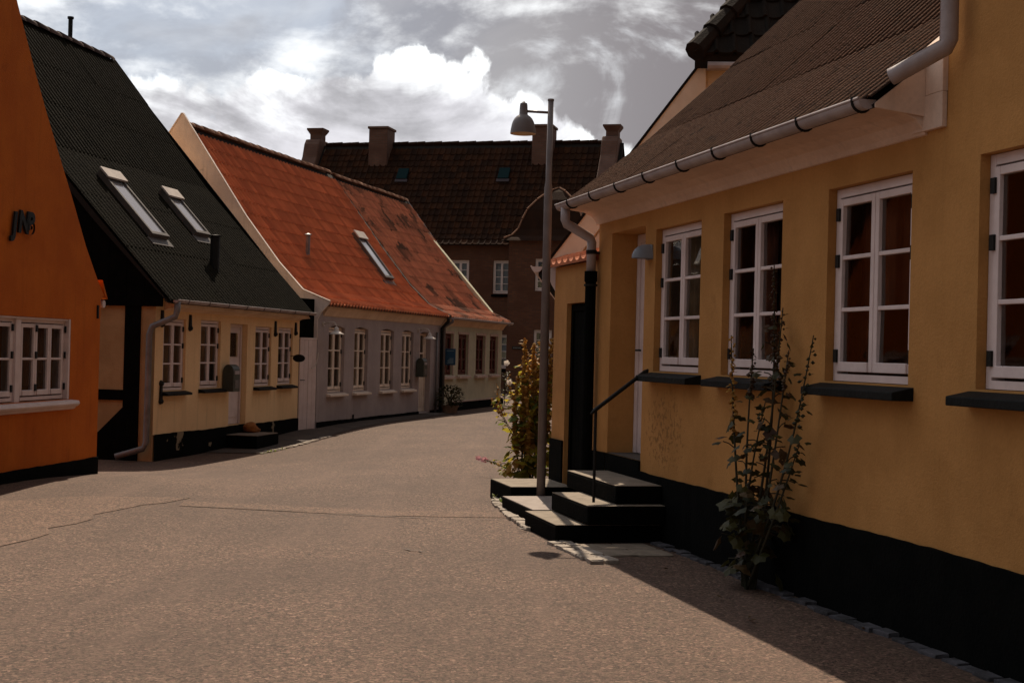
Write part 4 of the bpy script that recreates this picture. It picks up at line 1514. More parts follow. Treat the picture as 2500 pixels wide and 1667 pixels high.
for xc in (1.72, 8.95):
    b = MB()
    b.box(xc - 0.42, xc + 0.42, 2.75, 3.80, 9.2, 11.10)
    b.box(xc - 0.47, xc + 0.47, 2.70, 3.85, 11.101, 11.21)
    b.build('chimney', BRICK_L, bh, bevel=0.02)
for xc in (3.0, 7.45):
    fr = PB.frame(xc, PB.from_y(2.25), 0.06, PB.from_y(2.75))
    f = MB()
    f.box(-0.23, 0.23, 0, 0.6, 0.0, 0.09)
    o = f.build('roof_light', mat("teal_glass", (0.006, 0.022, 0.024), None, 3, 0.5, 0, 60, 0.03), bh)
    o.matrix_basis = fr
    f = MB()
    f.box(-0.27, 0.27, -0.16, -0.005, 0.0, 0.05)
    f.build('flashing', mat("dull_lead", (0.07, 0.055, 0.06), None, 3, 0.7, 0, 60, 0.1), o)
# stair tower with a bell shaped roof
TX, TYc, TH = 10.33, -0.19, 1.61
m = wall(TX - TH, TX + TH, -0.5, 6.0, [(9.78, 10.5, 4.0, 5.25), (9.78, 10.5, 1.15, 2.5)], 0.35, TYc - TH)
m.box(TX - TH + 0.001, TX - TH + 0.35, TYc - TH + 0.351, TYc + TH, -0.5, 6.0)
m.box(TX + TH - 0.35, TX + TH - 0.001, TYc - TH + 0.351, TYc + TH, -0.5, 6.0)
m.build('tower_wall', BRICK, bh)
for c, d in ((4.0, 5.25), (1.15, 2.5)):
    window(bh, 9.785, 10.495, c + 0.004, d - 0.004, TYc - TH + 0.08, rows=4, cas=2, frame=WHITE, hinges=None, fw=0.06, curtain=(ROOMD, [(0, 1, 0)]))  # dark sheets here stand for the shaded tower room, not cloth
b = MB()
bell = [(1.16, 5.92), (1.10, 6.00), (0.94, 6.14), (0.82, 6.40), (0.74, 6.80), (0.64, 7.20), (0.44, 7.62), (0.20, 7.98), (0.0, 8.16)]
prev = None
for r_, z_ in bell:
    h = TH * r_ + 0.001
    ring = [b.p(TX - h, TYc - h, z_), b.p(TX + h, TYc - h, z_), b.p(TX + h, TYc + h, z_), b.p(TX - h, TYc + h, z_)]
    if prev:
        for i in range(4):
            b.face(prev[i], prev[(i + 1) % 4], ring[(i + 1) % 4], ring[i])
    prev = ring
tr_ = b.build('tower_roof', TILE_D, bh)
for sx_, sy_ in ((-1, -1), (1, -1), (-1, 1)):
    for (r0, z0), (r1, z1) in zip(bell[1:], bell[2:]):
        p0 = Vector((TX + sx_ * TH * r0, TYc + sy_ * TH * r0, z0 + 0.03))
        p1 = Vector((TX + sx_ * TH * r1, TYc + sy_ * TH * r1, z1 + 0.03))
        k_ = max(1, int((p1 - p0).length / 0.38))
        for i in range(k_):
            b = MB()
            b.tube([p0.lerp(p1, i / k_), p0.lerp(p1, (i + 0.93) / k_)], [0.040, 0.032], 6)
            b.build('hip_tile', RIDGE_O, tr_)
npo = thing('name_plate', 'small dark name plate on the brick wall of the hall', 'plate', FB.w(8.95, TYc - TH, 1.72), FB.rz)
b = MB(); b.box(0, 0.40, -0.03, 0, 0, 0.12); b.build('plate', IRON, npo)
b = MB()
for i in range(7):
    b.box(0.04 + i * 0.047, 0.075 + i * 0.047, -0.034, -0.0305, 0.04, 0.08)
b.build('plate_print', mat("plate_print", (0.16, 0.14, 0.13), None, 3, 0.6), npo)
#PART3

# ================================================================== ochre house (right)
FR = Frame(0.85026, 14.0411, 0.241406, -0.970424)
rh = thing('ochre_house', 'ochre plastered house on the right with white casement windows', 'house', FR.o, FR.rz)
rw = [(1.68, 2.76, 1.465, 2.72), (3.23, 4.30, 1.465, 2.72), (5.0, 6.06, 1.465, 2.72), (6.76, 7.82, 1.465, 2.72)]
m = wall(0.0, 6.42, -0.3, 2.96, rw[:3] + [(0.42, 1.40, 0.65, 2.78)], 0.34)
m.build('wall', OCHRE, rh)
m = wall(6.421, 9.6, -0.3, 6.2, [rw[3]], 0.34)
m.box(6.43, 6.75, 0.341, 6.0, -0.3, 6.2)
m.box(9.3, 9.59, 0.341, 6.0, -0.3, 6.2)
m.box(6.75, 9.3, 5.7, 6.0, -0.3, 6.2)
m.box(0.001, 0.3, 0.341, 6.0, -0.3, 2.96)
m.box(0.3, 6.42, 5.7, 6.0, -0.3, 2.96)
m.prism([(0.02, 0.0, 2.961), (0.02, 6.0, 2.961), (0.02, 3.0, 5.95)], [(0.3, 0.0, 2.961), (0.3, 6.0, 2.961), (0.3, 3.0, 5.95)])
m.build('wall', OCHRE, rh)
b = MB()
b.box(6.3, 9.8, -0.2, 6.2, 6.205, 6.4)
b.build('roof', DECK, rh)
b = MB()
plinth_strip(b, -0.003, 0.415, -0.3, 0.64)
plinth_strip(b, 1.405, 9.6, -0.3, 0.555, -0.022, 0.012)
b.box(0.42, 1.405, -0.020, 0.02, -0.3, 0.645)
b.build('plinth', TAR, rh)
b = MB()
b.box(0.42, 1.40, 0.0, 0.30, 0.60, 0.652)
b.build('threshold', mat("threshold_stone", (0.10, 0.08, 0.065), (0.07, 0.055, 0.045), 6, 0.9, 0.3, 50), rh)
for i, (a, bb, c, d) in enumerate(rw):
    cv = [(CURT, [(0.0, 0.42, 0.0), (0.52, 0.62, 0.0)]), (CURT_D, [(0, 0.5, 0.0), (0.55, 1, 0.25)]), (CURT_D, [(0, 1, 0.36), (0.0, 0.2, 0)]),
          (CURT_D, [(0.0, 0.6, 0.0)])][i]
    window(rh, a + 0.004, bb - 0.004, c + 0.004, d - 0.004, 0.06, sill=(0.14, 0.05, 0.07), curtain=cv, fw=0.05)
d_ = MB()
d_.box(0.425, 0.50, 0.26, 0.34, 0.655, 2.775)
d_.box(1.32, 1.395, 0.26, 0.34, 0.655, 2.775)
d_.box(0.50, 1.32, 0.26, 0.34, 2.70, 2.775)
d_.box(0.50, 1.32, 0.28, 0.33, 0.655, 2.70)
for z0, z1 in ((0.80, 1.35), (1.47, 1.95), (2.05, 2.58)):
    for x0, x1 in ((0.58, 0.88), (0.95, 1.25)):
        d_.box(x0, x1, 0.27, 0.28, z0, z1)
do = d_.build('door', WHITE, rh, bevel=0.005)
b = MB()
b.tube([(0.57, 0.27, 1.65), (0.57, 0.22, 1.65), (0.68, 0.215, 1.65)], 0.011, 6)
b.build('door_handle', IRON, do)
b = MB()
b.xprism([(0.001, 2.90), (-0.016, 2.905), (-0.03, 2.935), (-0.07, 2.985), (-0.15, 3.02), (-0.27, 3.035), (-0.33, 3.04), (-0.33, 3.055), (0.001, 3.075)], -0.06, 6.215)
b.box(6.10, 6.418, -0.032, 0.001, 2.92, 3.12)
b.prism([(6.2255, y, z) for y, z in ((-0.345, 3.035), (-0.345, 3.062), (0.0, 3.335), (0.0, 3.0))],
        [(6.2335, y, z) for y, z in ((-0.345, 3.035), (-0.345, 3.062), (0.0, 3.335), (0.0, 3.0))])
up2 = [(-0.032, 3.121), (-0.032, 3.40), (0.77, 4.10), (1.47, 4.76), (3.0, 6.25), (3.0, 6.0), (0.3, 3.4), (0.001, 3.121)]
b.prism([(6.235, y, z) for y, z in up2], [(6.418, y, z) for y, z in up2])
b.build('eave_cornice', CORNICE, rh, bevel=0.004)
PR = Prof([(-0.35, 3.055), (0.3, 3.545), (0.77, 3.945), (1.47, 4.60), (3.0, 6.10)])
rf = roof_body(rh, PR, -0.08, 6.225, 3.0, thick=0.06)
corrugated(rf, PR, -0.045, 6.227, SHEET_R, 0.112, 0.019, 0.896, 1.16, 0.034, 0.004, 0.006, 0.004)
ridge_tiles(rf, -0.1, 6.4, 3.0, 6.14, RIDGE_D, 0.38, 0.11)
gutter(rh, -0.13, 6.20, -0.375, 3.085, 0.056, ZINC, 12)
for x_ in (0.30, 1.03, 1.78, 2.52, 3.30, 4.02, 4.71, 5.40, 6.13):
    strap(rh, x_, -0.375, 3.085, 0.056)
pipe(rh, [(0.05, -0.375, 3.06), (0.05, -0.375, 2.93), (0.05, -0.36, 2.89), (0.02, -0.10, 2.76), (0.02, -0.085, 2.72), (0.02, -0.085, 2.42)], 0.048, ZINC)
b = MB()
b.tube([(0.02, -0.085, 2.43), (0.02, -0.085, 2.33), (0.02, -0.085, 2.32), (0.02, -0.085, -0.1)], [0.066, 0.066, 0.056, 0.056], 12)
b.build('downpipe', TAR, rh)
b = MB()
b.tube([(0.02, -0.085, 2.60), (0.02, -0.085, 2.64)], 0.056, 12)
b.box(0.005, 0.035, -0.085, 0.0, 2.605, 2.63)
b.tube([(0.02, -0.085, 2.28), (0.02, -0.085, 2.30)], 0.070, 12)
b.build('pipe_clamp', IRON, rh)
pipe(rh, [(6.585, -0.10, 6.0), (6.585, -0.10, 3.36), (6.57, -0.105, 3.33), (6.33, -0.26, 3.215), (6.30, -0.285, 3.20)], 0.050, ZINC)

# bulkhead lamp beside the door
bl = thing('hood_lamp', 'blue grey half dome lamp on ochre wall beside the door', 'wall lamp', FR.w(1.535, -0.001, 2.47), FR.rz)
b = MB()
N1, N2 = 9, 8
g_ = []
for i in range(N1):
    a_ = pi * i / (N1 - 1)
    rr = []
    for j in range(N2):
        e_ = pi / 2 * j / (N2 - 1)
        rr.append(b.p(0.085 * cos(a_) * cos(e_), -0.175 * sin(a_) * cos(e_) ** 0.8, 0.13 * sin(e_)))
    g_.append(rr)
for i in range(N1 - 1):
    for j in range(N2 - 1):
        b.face(g_[i][j], g_[i + 1][j], g_[i + 1][j + 1], g_[i][j + 1])
b.build('lamp_hood', GREYLAMP, bl, smooth=True)
b = MB()
b.box(-0.075, 0.075, -0.012, 0.0, -0.01, 0.12)
b.tube([(0, -0.07, 0.0), (0, -0.07, 0.07)], 0.035, 10)
b.build('lamp_holder', GREYLAMP, bl)

# front steps
ss = thing('front_steps', 'flight of three stone steps with black sides to the ochre house door', 'steps', FR.w(0, 0, -0.02), FR.rz)
for (x0, x1, y0, y1, zt) in ((1.02, 2.06, -0.97, -0.03, 0.17), (1.02, 2.16, -0.72, -0.028, 0.34), (0.55, 2.05, -0.44, -0.025, 0.50)):
    b = MB()
    b.box(x0, x1, y0, y1, 0.0 if zt < 0.2 else zt - 0.155, zt - 0.02 + 0.02)
    st = b.build('step', TAR, ss, bevel=0.015)  # sides black, only the tread on top has stone colour
    b = MB()
    b.box(x0 + 0.004, x1 - 0.004, y0 + 0.004, y1 - 0.004, zt + 0.001, zt + 0.006)
    b.build('tread', STONE, st)
hr = thing('hand_rail', 'thin black iron hand rail slanting from door to the steps', 'hand rail', FR.w(0, 0, 0), FR.rz)
b = MB()
b.tube([(1.55, 0.02, 1.47), (1.55, -0.03, 1.455), (2.10, -0.66, 1.13), (2.15, -0.71, 1.10)], [0.019, 0.019, 0.019, 0.010], 8)
b.build('rail', IRON, hr, smooth=True)
b = MB()
b.tube([(2.09, -0.65, 0.35), (2.09, -0.65, 1.13)], 0.013, 8)
b.build('post', IRON, hr)

# neighbouring low slabs in front of the garden gate
gs = thing('gate_steps', 'two low stone slab steps in front of the garden wall gate', 'steps', FR.w(0, 0, 0), FR.rz)
for (x0, x1, y0, y1, zt, ms) in ((-1.62, -0.68, -0.68, -0.01, 0.20, STONE), (-0.40, 0.82, -0.84, -0.30, 0.135, STONE_W)):
    b = MB()
    b.box(x0, x1, y0, y1, -0.1, zt - 0.001)
    st = b.build('step', TAR, gs, bevel=0.008)
    b = MB()
    b.box(x0 + 0.004, x1 - 0.004, y0 + 0.004, y1 - 0.004, zt, zt + 0.006)
    b.build('tread', ms, st)

# garden wall with black gate and tile coping
gwl = thing('garden_wall', 'ochre garden wall with tiled coping and a black plank gate', 'wall', FR.o, FR.rz)
m = wall(-1.60, -0.002, -0.3, 2.55, [(-1.10, -0.22, -0.29, 2.14)], 0.22, 0.0)
m.poly([(-1.6, 0, 2.55), (-0.002, 0, 2.55), (-0.002, 0.22, 2.55), (-1.6, 0.22, 2.55)])
m.build('wall', OCHRE_D, gwl)
b = MB()
b.box(-1.61, -1.12, -0.02, 0.01, -0.3, 0.66)
b.build('plinth', TAR, gwl)
for i in range(7):
    b = MB()
    x_ = -1.58 + i * 0.225
    n_ = 7
    for v0, v1, zz0, zz1 in ((-0.07, 0.12, 2.595, 2.66), (0.12, 0.30, 2.66, 2.595)):
        r0 = [b.p(x_ + 0.225 * k / n_, v0, zz0 + shape(k / n_) * 1.3) for k in range(n_ + 1)]
        r1 = [b.p(x_ + 0.225 * k / n_, v1, zz1 + shape(k / n_) * 1.3) for k in range(n_ + 1)]
        for k in range(n_):
            b.face(r0[k], r0[k + 1], r1[k + 1], r1[k])
    r0 = [b.p(x_ + 0.225 * k / n_, -0.07, 2.595 + shape(k / n_) * 1.3) for k in range(n_ + 1)]
    r1 = [b.p(x_ + 0.225 * k / n_, -0.068, 2.552) for k in range(n_ + 1)]
    for k in range(n_):
        b.face(r0[k], r1[k], r1[k + 1], r0[k + 1])
    b.build('coping_tile', TILE_O, gwl)
gt = MB()
gt.box(-1.10, -1.03, 0.05, 0.12, -0.05, 2.13)
gt.box(-0.29, -0.22, 0.05, 0.12, -0.05, 2.13)
gt.box(-1.03, -0.29, 0.05, 0.12, 2.06, 2.13)
gto = gt.build('gate', BLACKWOOD, gwl)
for i in range(6):
    b = MB()
    b.box(-1.03 + i * 0.1235, -1.03 + (i + 1) * 0.1235 - 0.006, 0.07, 0.10, 0.0, 2.055)
    b.build('plank', BLACKWOOD, gto)
b = MB()
b.tube([(-0.36, 0.07, 1.05), (-0.36, 0.02, 1.05), (-0.45, 0.015, 1.05)], 0.01, 6)
b.build('gate_handle', IRON, gto)

# ================================================================== pale gabled house behind the garden wall
FP = Frame(0.50, 15.66, -0.06, -1.0)
ph_ = thing('pale_gable_house', 'pale boarded gable house with dark half hipped roof behind garden wall', 'house', FP.o, FP.rz)
m = wall(-9.0, 0.0, -0.3, 2.45, [], 0.3)
YR = 3.0
ez, sl_ = 2.57, 1.37
ridge_z = ez + (YR + 0.17) * sl_
hz = 4.95
hy = -0.17 + (hz - ez) / sl_
ring = [(0.0, -0.3), (0.0, ez + 0.10), (hy, hz - 0.08), (2 * YR - hy, hz - 0.08), (2 * YR, ez + 0.10), (2 * YR, -0.3)]
m.prism([(-0.25, y, z) for y, z in ring], [(-0.002, y, z) for y, z in ring])
m.box(-9.0, -0.26, 5.7, 6.0, -0.3, 2.45)
m.box(-9.0, -8.7, 0.31, 5.7, -0.3, 2.45)
m.build('wall', mat("pale_plaster", (0.80, 0.63, 0.47), (0.72, 0.55, 0.40), 1.5, 0.9, 0.3, 50, 0.2), ph_)
BOARD = mat("pale_board", (0.84, 0.69, 0.56), (0.76, 0.61, 0.48), 3, 0.7, 0.15, 30, 0.2)
L = hypot(1, sl_)
for side in (0, 1):
    for k in range(2):
        o0 = 0.02 + k * 0.245
        o1 = o0 + 0.225
        dz0, dz1 = o0 * L, o1 * L
        yb_ = -0.12
        yt = hy + 0.02
        q4 = [(yb_ + k * 0.1, ez + (yb_ + k * 0.1 + 0.17) * sl_ - dz0), (yt, ez + (yt + 0.17) * sl_ - dz0),
              (yt, ez + (yt + 0.17) * sl_ - dz1), (yb_ + k * 0.1 + (0.20 if k == 0 else 0.12), ez + (yb_ + k * 0.1 + (0.20 if k == 0 else 0.12) + 0.17) * sl_ - dz1)]
        if side:
            q4 = [(2 * YR - y, z) for y, z in q4]
        b = MB()
        b.prism([(-0.001, y, z) for y, z in q4], [(0.05 - 0.02 * k, y, z) for y, z in q4])
        b.build('barge_board', BOARD, ph_, bevel=0.004)
b = MB()
b.prism([(0.0, -0.14, 2.52), (0.0, 0.06, 2.62), (0.0, 0.03, 2.42), (0.0, -0.02, 2.28), (0.0, -0.07, 2.36)],
        [(0.08, -0.14, 2.52), (0.08, 0.06, 2.62), (0.08, 0.03, 2.42), (0.08, -0.02, 2.28), (0.08, -0.07, 2.36)])
b.build('cornice_end', WHITE, ph_)
# roof slopes with verge, then the half hip
b = MB()
th = 0.05
hx = -(ridge_z - hz) / 1.45           # ridge starts this far back
for side in (0, 1):
    fy_ = (lambda y: y) if side == 0 else (lambda y: 2 * YR - y)
    P0 = [(0.06, fy_(-0.22), ez - 0.06), (0.06, fy_(hy), hz), (hx, fy_(YR), ridge_z), (-9.1, fy_(YR), ridge_z), (-9.1, fy_(-0.22), ez - 0.06)]
    a_ = [b.p(*q_) for q_ in P0]
    c_ = [b.p(q_[0], q_[1], q_[2] - th) for q_ in P0]
    b.face(*a_)
    b.face(*c_[::-1])
    for i in range(5):
        j = (i + 1) % 5
        b.face(a_[i], a_[j], c_[j], c_[i])
rf = b.build('roof', TILE_H, ph_)
# half hip covered in pantiles
hp = MB()
ov = 0.20
P0 = Vector((ov, hy - 0.12, hz - 0.02))
P1 = Vector((ov, 2 * YR - hy + 0.12, hz - 0.02))
PT = Vector((hx, YR, ridge_z + 0.06))
hp.poly([P0, P1, PT])
hp.poly([P0 - Vector((0, 0, .16)), PT - Vector((0, 0, .16)), P1 - Vector((0, 0, .16))])
hp.poly([P0, P0 - Vector((0, 0, .16)), P1 - Vector((0, 0, .16)), P1])
hip = hp.build('half_hip', TILE_H, ph_)
tiles = MB()
upv = (PT - (P0 + P1) / 2)
LL = upv.length
upn = upv.normalized()
xv = (P1 - P0).normalized()
nn = xv.cross(upn).normalized()
if nn.x < 0: nn = -nn
W0 = (P1 - P0).length
k_ = 0
while k_ * 0.3 < LL - 0.2:
    wv = W0 * (1 - k_ * 0.3 / LL)
    nt = max(1, int(wv / 0.2))
    st_ = (P0 + P1) / 2 + upn * (k_ * 0.3) - xv * (wv / 2)
    for i in range(nt):
        tiles.cur = 0.02 + 0.96 * RND.random()
        rows = []
        for v, l in ((-0.02, 0.0), (-0.02, 0.04), (0.32, 0.012)):
            rows.append([tiles.p(*(st_ + xv * (i * 0.2 + t * 0.2) + upn * v + nn * (shape(t) + l + 0.01))) for t in SX])
        for A, B in zip(rows, rows[1:]):
            for j in range(len(SX) - 1):
                tiles.face(A[j], A[j + 1], B[j + 1], B[j])
    k_ += 1
o = tiles.build('pantile_courses', TILE_H, hip)
o['kind'] = 'stuff'
for (pa, pb) in ((P0, PT), (P1, PT)):
    dd = pb - pa
    n_ = int(dd.length / 0.36)
    for i in range(n_):
        b = MB()
        b.tube([pa + dd * (i / n_) + nn * 0.03, pa + dd * ((i + 0.97) / n_) + nn * 0.02], [0.125, 0.105], 9)
        b.build('hip_tile', TILE_H, hip)
b = MB()
b.tube([(ov + 0.03, hy + 0.02, hz - 0.16), (ov + 0.03, 2 * YR - hy - 0.02, hz - 0.16)], 0.05, 10)
b.build('gutter', ZINC, ph_)
gutter(ph_, -9.0, 0.10, -0.24, 2.56, 0.062, WHITE)

# unseen house added along the right so panes opposite reflect walls, not sky
FN = Frame(1.15, 25.6, -0.06, -1.0)
nh = thing('unseen_row_house', 'unseen brown house added behind the pale gable house for the panes to reflect', 'house', FN.o, FN.rz)
b = MB()
b.box(-26.0, 0.0, 0.8, 6.0, -0.3, 2.3)
b.build('wall', mat("brown_plaster", (0.30, 0.17, 0.085), (0.24, 0.13, 0.065), 1.5, 0.9), nh)
b = MB()
b.xprism([(0.5, 2.2), (3.4, 4.6), (6.3, 2.2)], -26.1, 0.1)
b.build('roof', TILE_D, nh)

# ================================================================== street lamp
LX, LY = 0.335, 14.40
lp = thing('street_lamp', 'grey street lamp post with bell shaped shade beside the steps', 'street lamp', (LX, LY, 0.0))
b = MB()
b.tube([(0, 0, -0.05), (0, 0, 3.30), (0.0, 0, 3.36), (0.004, 0, 4.20)], [0.046, 0.042, 0.031, 0.029], 16)
b.build('post', LAMPM, lp, smooth=True)
b = MB()
b.lathe([(0.001, 0.0), (0.033, 0.0), (0.033, 0.02), (0.001, 0.024)], (0.004, 0, 4.195), 14)
b.build('post_cap', LAMPM, lp)
b = MB()
b.tube([(0.0, 0, 4.075), (-0.275, 0, 4.085)], 0.014, 10)
b.build('arm', LAMPM, lp, smooth=True)
hx_ = -0.275
b = MB()
b.lathe([(0.001, 4.185), (0.014, 4.183), (0.017, 4.170), (0.036, 4.166), (0.040, 4.145), (0.044, 4.050), (0.050, 4.042), (0.072, 4.028), (0.094, 4.004),
         (0.110, 3.974), (0.119, 3.942), (0.126, 3.908), (0.131, 3.872), (0.133, 3.850)], (hx_, 0, 0), 32)
sh_ = b.build('lamp_shade', LAMPM, lp, smooth=True)
b = MB()
b.lathe([(0.133, 3.850), (0.129, 3.848), (0.118, 3.90), (0.10, 3.95), (0.06, 3.99), (0.001, 4.0)], (hx_, 0, 0), 32)
b.build('shade_lining', LAMPIN, sh_, smooth=True)
b = MB()
b.lathe([(0.001, 3.87), (0.03, 3.875), (0.045, 3.91), (0.03, 3.95), (0.001, 3.97)], (hx_, 0, 0), 16)
b.build('bulb', LAMPWHITE, lp, smooth=True)

# ================================================================== paving edges
PAVE_L = [FY.w(1.9, -0.03), FY.w(6.4, -0.03), FY.w(6.7, 0.0), FG.w(-0.1, -0.03), FG.w(7.9, -0.03), FG.w(7.9, -0.58), FG.w(4.0, -0.62), FG.w(0.0, -0.72),
          FY.w(5.2, -0.95), FY.w(3.6, -0.92), FY.w(2.2, -0.85)]
ground_patch('pavement', [(p_.x, p_.y) for p_ in PAVE_L], PAVE, 0.012)

def stone_mesh(sx, sy, sz, name, material, sub=1):
    bm = bmesh.new()
    bmesh.ops.create_cube(bm, size=1.0)
    bmesh.ops.bevel(bm, geom=bm.edges[:], offset=0.09, segments=2, affect='EDGES', profile=0.6)
    for v in bm.verts:
        k = 1 + RND.uniform(-0.05, 0.05)
        v.co = Vector((v.co.x * sx * k, v.co.y * sy * k, v.co.z * sz * k))
    me = bpy.data.meshes.new(name)
    bm.to_mesh(me)
    bm.free()
    me.materials.append(material)
    return me


COBM = [stone_mesh(0.13, 0.105, 0.10, 'cobble', COBBLE) for _ in range(5)]


def edging(label_name, pts, step, parent, meshes, rows=1, lift=0.012, wid=0.11, jit=0.012, scale=1.0):
    P = [Vector((x, y, 0)) for x, y in pts]
    seg = [(b_ - a_).length for a_, b_ in zip(P, P[1:])]
    tot = sum(seg)
    d_ = 0.0
    while d_ < tot:
        t, i = d_, 0
        while i < len(seg) - 1 and t > seg[i]:
            t -= seg[i]
            i += 1
        dr = (P[i + 1] - P[i]).normalized()
        nr = Vector((-dr.y, dr.x, 0))
        for r_ in range(rows):
            q_ = P[i] + dr * t + nr * (r_ * wid) + Vector((RND.uniform(-jit, jit), RND.uniform(-jit, jit), 0))
            s_ = RND.uniform(0.85, 1.08) * scale
            mw = (Matrix.Translation((q_.x, q_.y, gz(q_.x, q_.y) - 0.038 * scale + lift + RND.uniform(-.006, .006)))
                  @ Matrix.Rotation(atan2(dr.y, dr.x) + RND.uniform(-.12, .12), 4, 'Z')
                  @ Matrix.Rotation(RND.uniform(-.05, .05), 4, 'X') @ Matrix.Scale(s_, 4))
            link('cobble', RND.choice(meshes), parent, mw)
        d_ += step * RND.uniform(0.95, 1.1)


ce = bpy.data.objects.new('cobble_edging', None)
COL.objects.link(ce)
ce['kind'] = 'structure'
edging('c', [(-0.10, 15.3), (-0.115, 14.7), (-0.06, 14.3), (0.04, 13.5), (0.17, 12.86), (0.22, 12.6)], 0.13, ce, COBM, rows=1, lift=0.02)
edging('c', [(0.40, 11.72), (0.55, 11.25), (0.72, 10.66)], 0.12, ce, COBM, rows=2, lift=0.014, wid=0.115)
pe = [FY.w(2.2, -0.9), FY.w(3.4, -0.96), FY.w(4.6, -1.0), FY.w(5.6, -0.98)]
edging('c', [(p_.x, p_.y) for p_ in pe], 0.135, ce, COBM, rows=1, lift=0.012)
KM = [stone_mesh(0.16, 0.09, 0.09, 'cobble', KERBL) for _ in range(4)]
edging('k', [tuple(FR.w(x, y)[:2]) for x, y in ((2.2, -0.10), (3.4, -0.085), (5.0, -0.10), (6.6, -0.07), (7.6, -0.08))], 0.17, ce, KM, rows=1, lift=0.016, jit=0.02)
FLAG = [stone_mesh(0.33, 0.28, 0.05, 'flagstone', STONE) for _ in range(3)]
for x, y, rz_ in ((2.35, -0.66, 0.05), (2.69, -0.64, 0.02), (2.35, -0.37, 0.03), (2.70, -0.35, 0.0)):
    p_ = FR.w(x, y)
    link('flagstone', RND.choice(FLAG), ce, Matrix.Translation((p_.x, p_.y, -0.010)) @ Matrix.Rotation(FR.rz + rz_, 4, 'Z'))

# ================================================================== plants
LM_D = [leaf_mesh('lobed', 'leaf', LEAF_D) for _ in range(4)]
LM_B = [leaf_mesh('lobed', 'leaf', LEAF_B) for _ in range(2)]
LM_O = [leaf_mesh('plain', 'leaf', LEAF_O) for _ in range(3)]
LM_Y = [leaf_mesh('lobed', 'leaf', LEAF_Y) for _ in range(3)]
LM_G = [leaf_mesh('lobed', 'leaf', LEAF_G) for _ in range(3)]


def pods(b, P, r):
    """a seed pod: small faceted bead with a ruff"""
    b.cur = 0.02 + 0.96 * RND.random()
    n = 5
    top_ = b.p(*(P + Vector((0, 0, r))))
    bot = b.p(*(P - Vector((0, 0, r * 0.8))))
    ring = [b.p(*(P + Vector((cos(2 * pi * i / n) * r * RND.uniform(.8, 1.3), sin(2 * pi * i / n) * r * RND.uniform(.8, 1.3), RND.uniform(-.2, .3) * r)))) for i in range(n)]
    for i in range(n):
        j = (i + 1) % n
        b.face(ring[i], ring[j], top_)
        b.face(ring[j], ring[i], bot)


def curve_pt(A, B, bow, t):
    p_ = A.lerp(B, t)
    return p_ + bow * sin(pi * t)


def stalk(root, A, B, bow, r0, leaf_sets, nl, lrange, lsize, pod0, pod_mat, stem_mat, prange=(0.6, 1.0), npod=26, podr=0.016):
    pts = [curve_pt(A, B, bow, i / 9) for i in range(10)]
    s = MB()
    s.tube(pts, [r0 * (1 - 0.7 * i / 9) for i in range(10)], 6)
    st = s.build('stem', stem_mat, root)
    for i in range(nl):
        t = lrange[0] + (lrange[1] - lrange[0]) * (i + RND.random()) / nl
        P = curve_pt(A, B, bow, t)
        yaw = RND.uniform(0, 2 * pi)
        reach = RND.uniform(0.03, 0.16) * (1.2 - t)
        tip = P + Vector((-sin(yaw), cos(yaw), 0)) * reach + Vector((0, 0, RND.uniform(-0.02, 0.05)))
        s2 = lsize[0] + (lsize[1] - lsize[0]) * (1 - t) ** 0.7
        s2 *= RND.uniform(0.65, 1.2)
        link('leaf', RND.choice(RND.choice(leaf_sets)), root, leaf_mw(tip, yaw, RND.uniform(-1.25, 0.15), RND.uniform(-.5, .5), s2))
        if reach > 0.06:
            s3 = MB()
            s3.tube([P, (P + tip) / 2 + Vector((0, 0, .01)), tip], 0.004, 4)
            s3.build('leaf_stalk', stem_mat, root)
    b = MB()
    for i in range(npod):
        t = prange[0] + (prange[1] - prange[0]) * i / npod
        P = curve_pt(A, B, bow, t) + Vector((RND.gauss(0, .013), RND.gauss(0, .013), 0))
        pods(b, P, podr * RND.uniform(0.7, 1.25) * (1.25 - 0.6 * (t - prange[0]) / max(.01, prange[1] - prange[0])))
        if i % 2 == 0:
            yaw = RND.uniform(0, 6.28)
            add_leaf(b, leaf_mw(P, yaw, RND.uniform(-.9, .6), 0, podr * 2.6), 'plain')
    b.build('seed_pods', pod_mat, root)['kind'] = 'stuff'
    return st


hb = Vector((1.70, 9.92, 0.0))
hol = thing('hollyhock', 'tall dark hollyhock gone to seed against the ochre wall', 'plant', hb)
V = Vector
for (B, bow, nl, lr, pr, npod, pm) in (
        ((0.106, -0.21, 2.25), (0.05, 0, 0), 36, (0.08, 0.86), (0.62, 1.0), 40, LEAF_B),
        ((-0.14, 0.05, 1.76), (-0.02, 0, 0), 22, (0.10, 0.66), (0.60, 1.0), 44, LEAF_O),
        ((0.26, -0.82, 1.76), (0.01, -0.16, -0.05), 22, (0.20, 0.74), (0.68, 1.0), 24, LEAF_D),
        ((-0.02, -0.19, 1.67), (-0.03, 0, 0), 26, (0.08, 0.88), (0.80, 1.0), 16, LEAF_B),
        ((0.17, -0.47, 1.66), (0.0, -0.06, 0), 30, (0.10, 0.95), (0.84, 1.0), 14, LEAF_B),
        ((0.145, -0.36, 1.95), (0.02, -0.04, 0), 28, (0.12, 0.92), (0.75, 1.0), 20, LEAF_B),
        ((0.05, -0.30, 1.30), (-0.04, 0, 0), 24, (0.15, 1.0), (0.9, 1.0), 6, LEAF_D),
        ((0.22, -0.66, 1.05), (0.0, -0.12, 0.05), 16, (0.3, 1.0), (0.9, 1.0), 4, LEAF_D)):
    A = V((RND.uniform(-.04, .04), RND.uniform(-.22, .0), 0))
    stalk(hol, A, V(B), V(bow), 0.013, [LM_D, LM_D, LM_D, LM_B], int(nl * 0.9), lr, (0.05, 0.145), 0, pm, STEM_D, pr, npod)
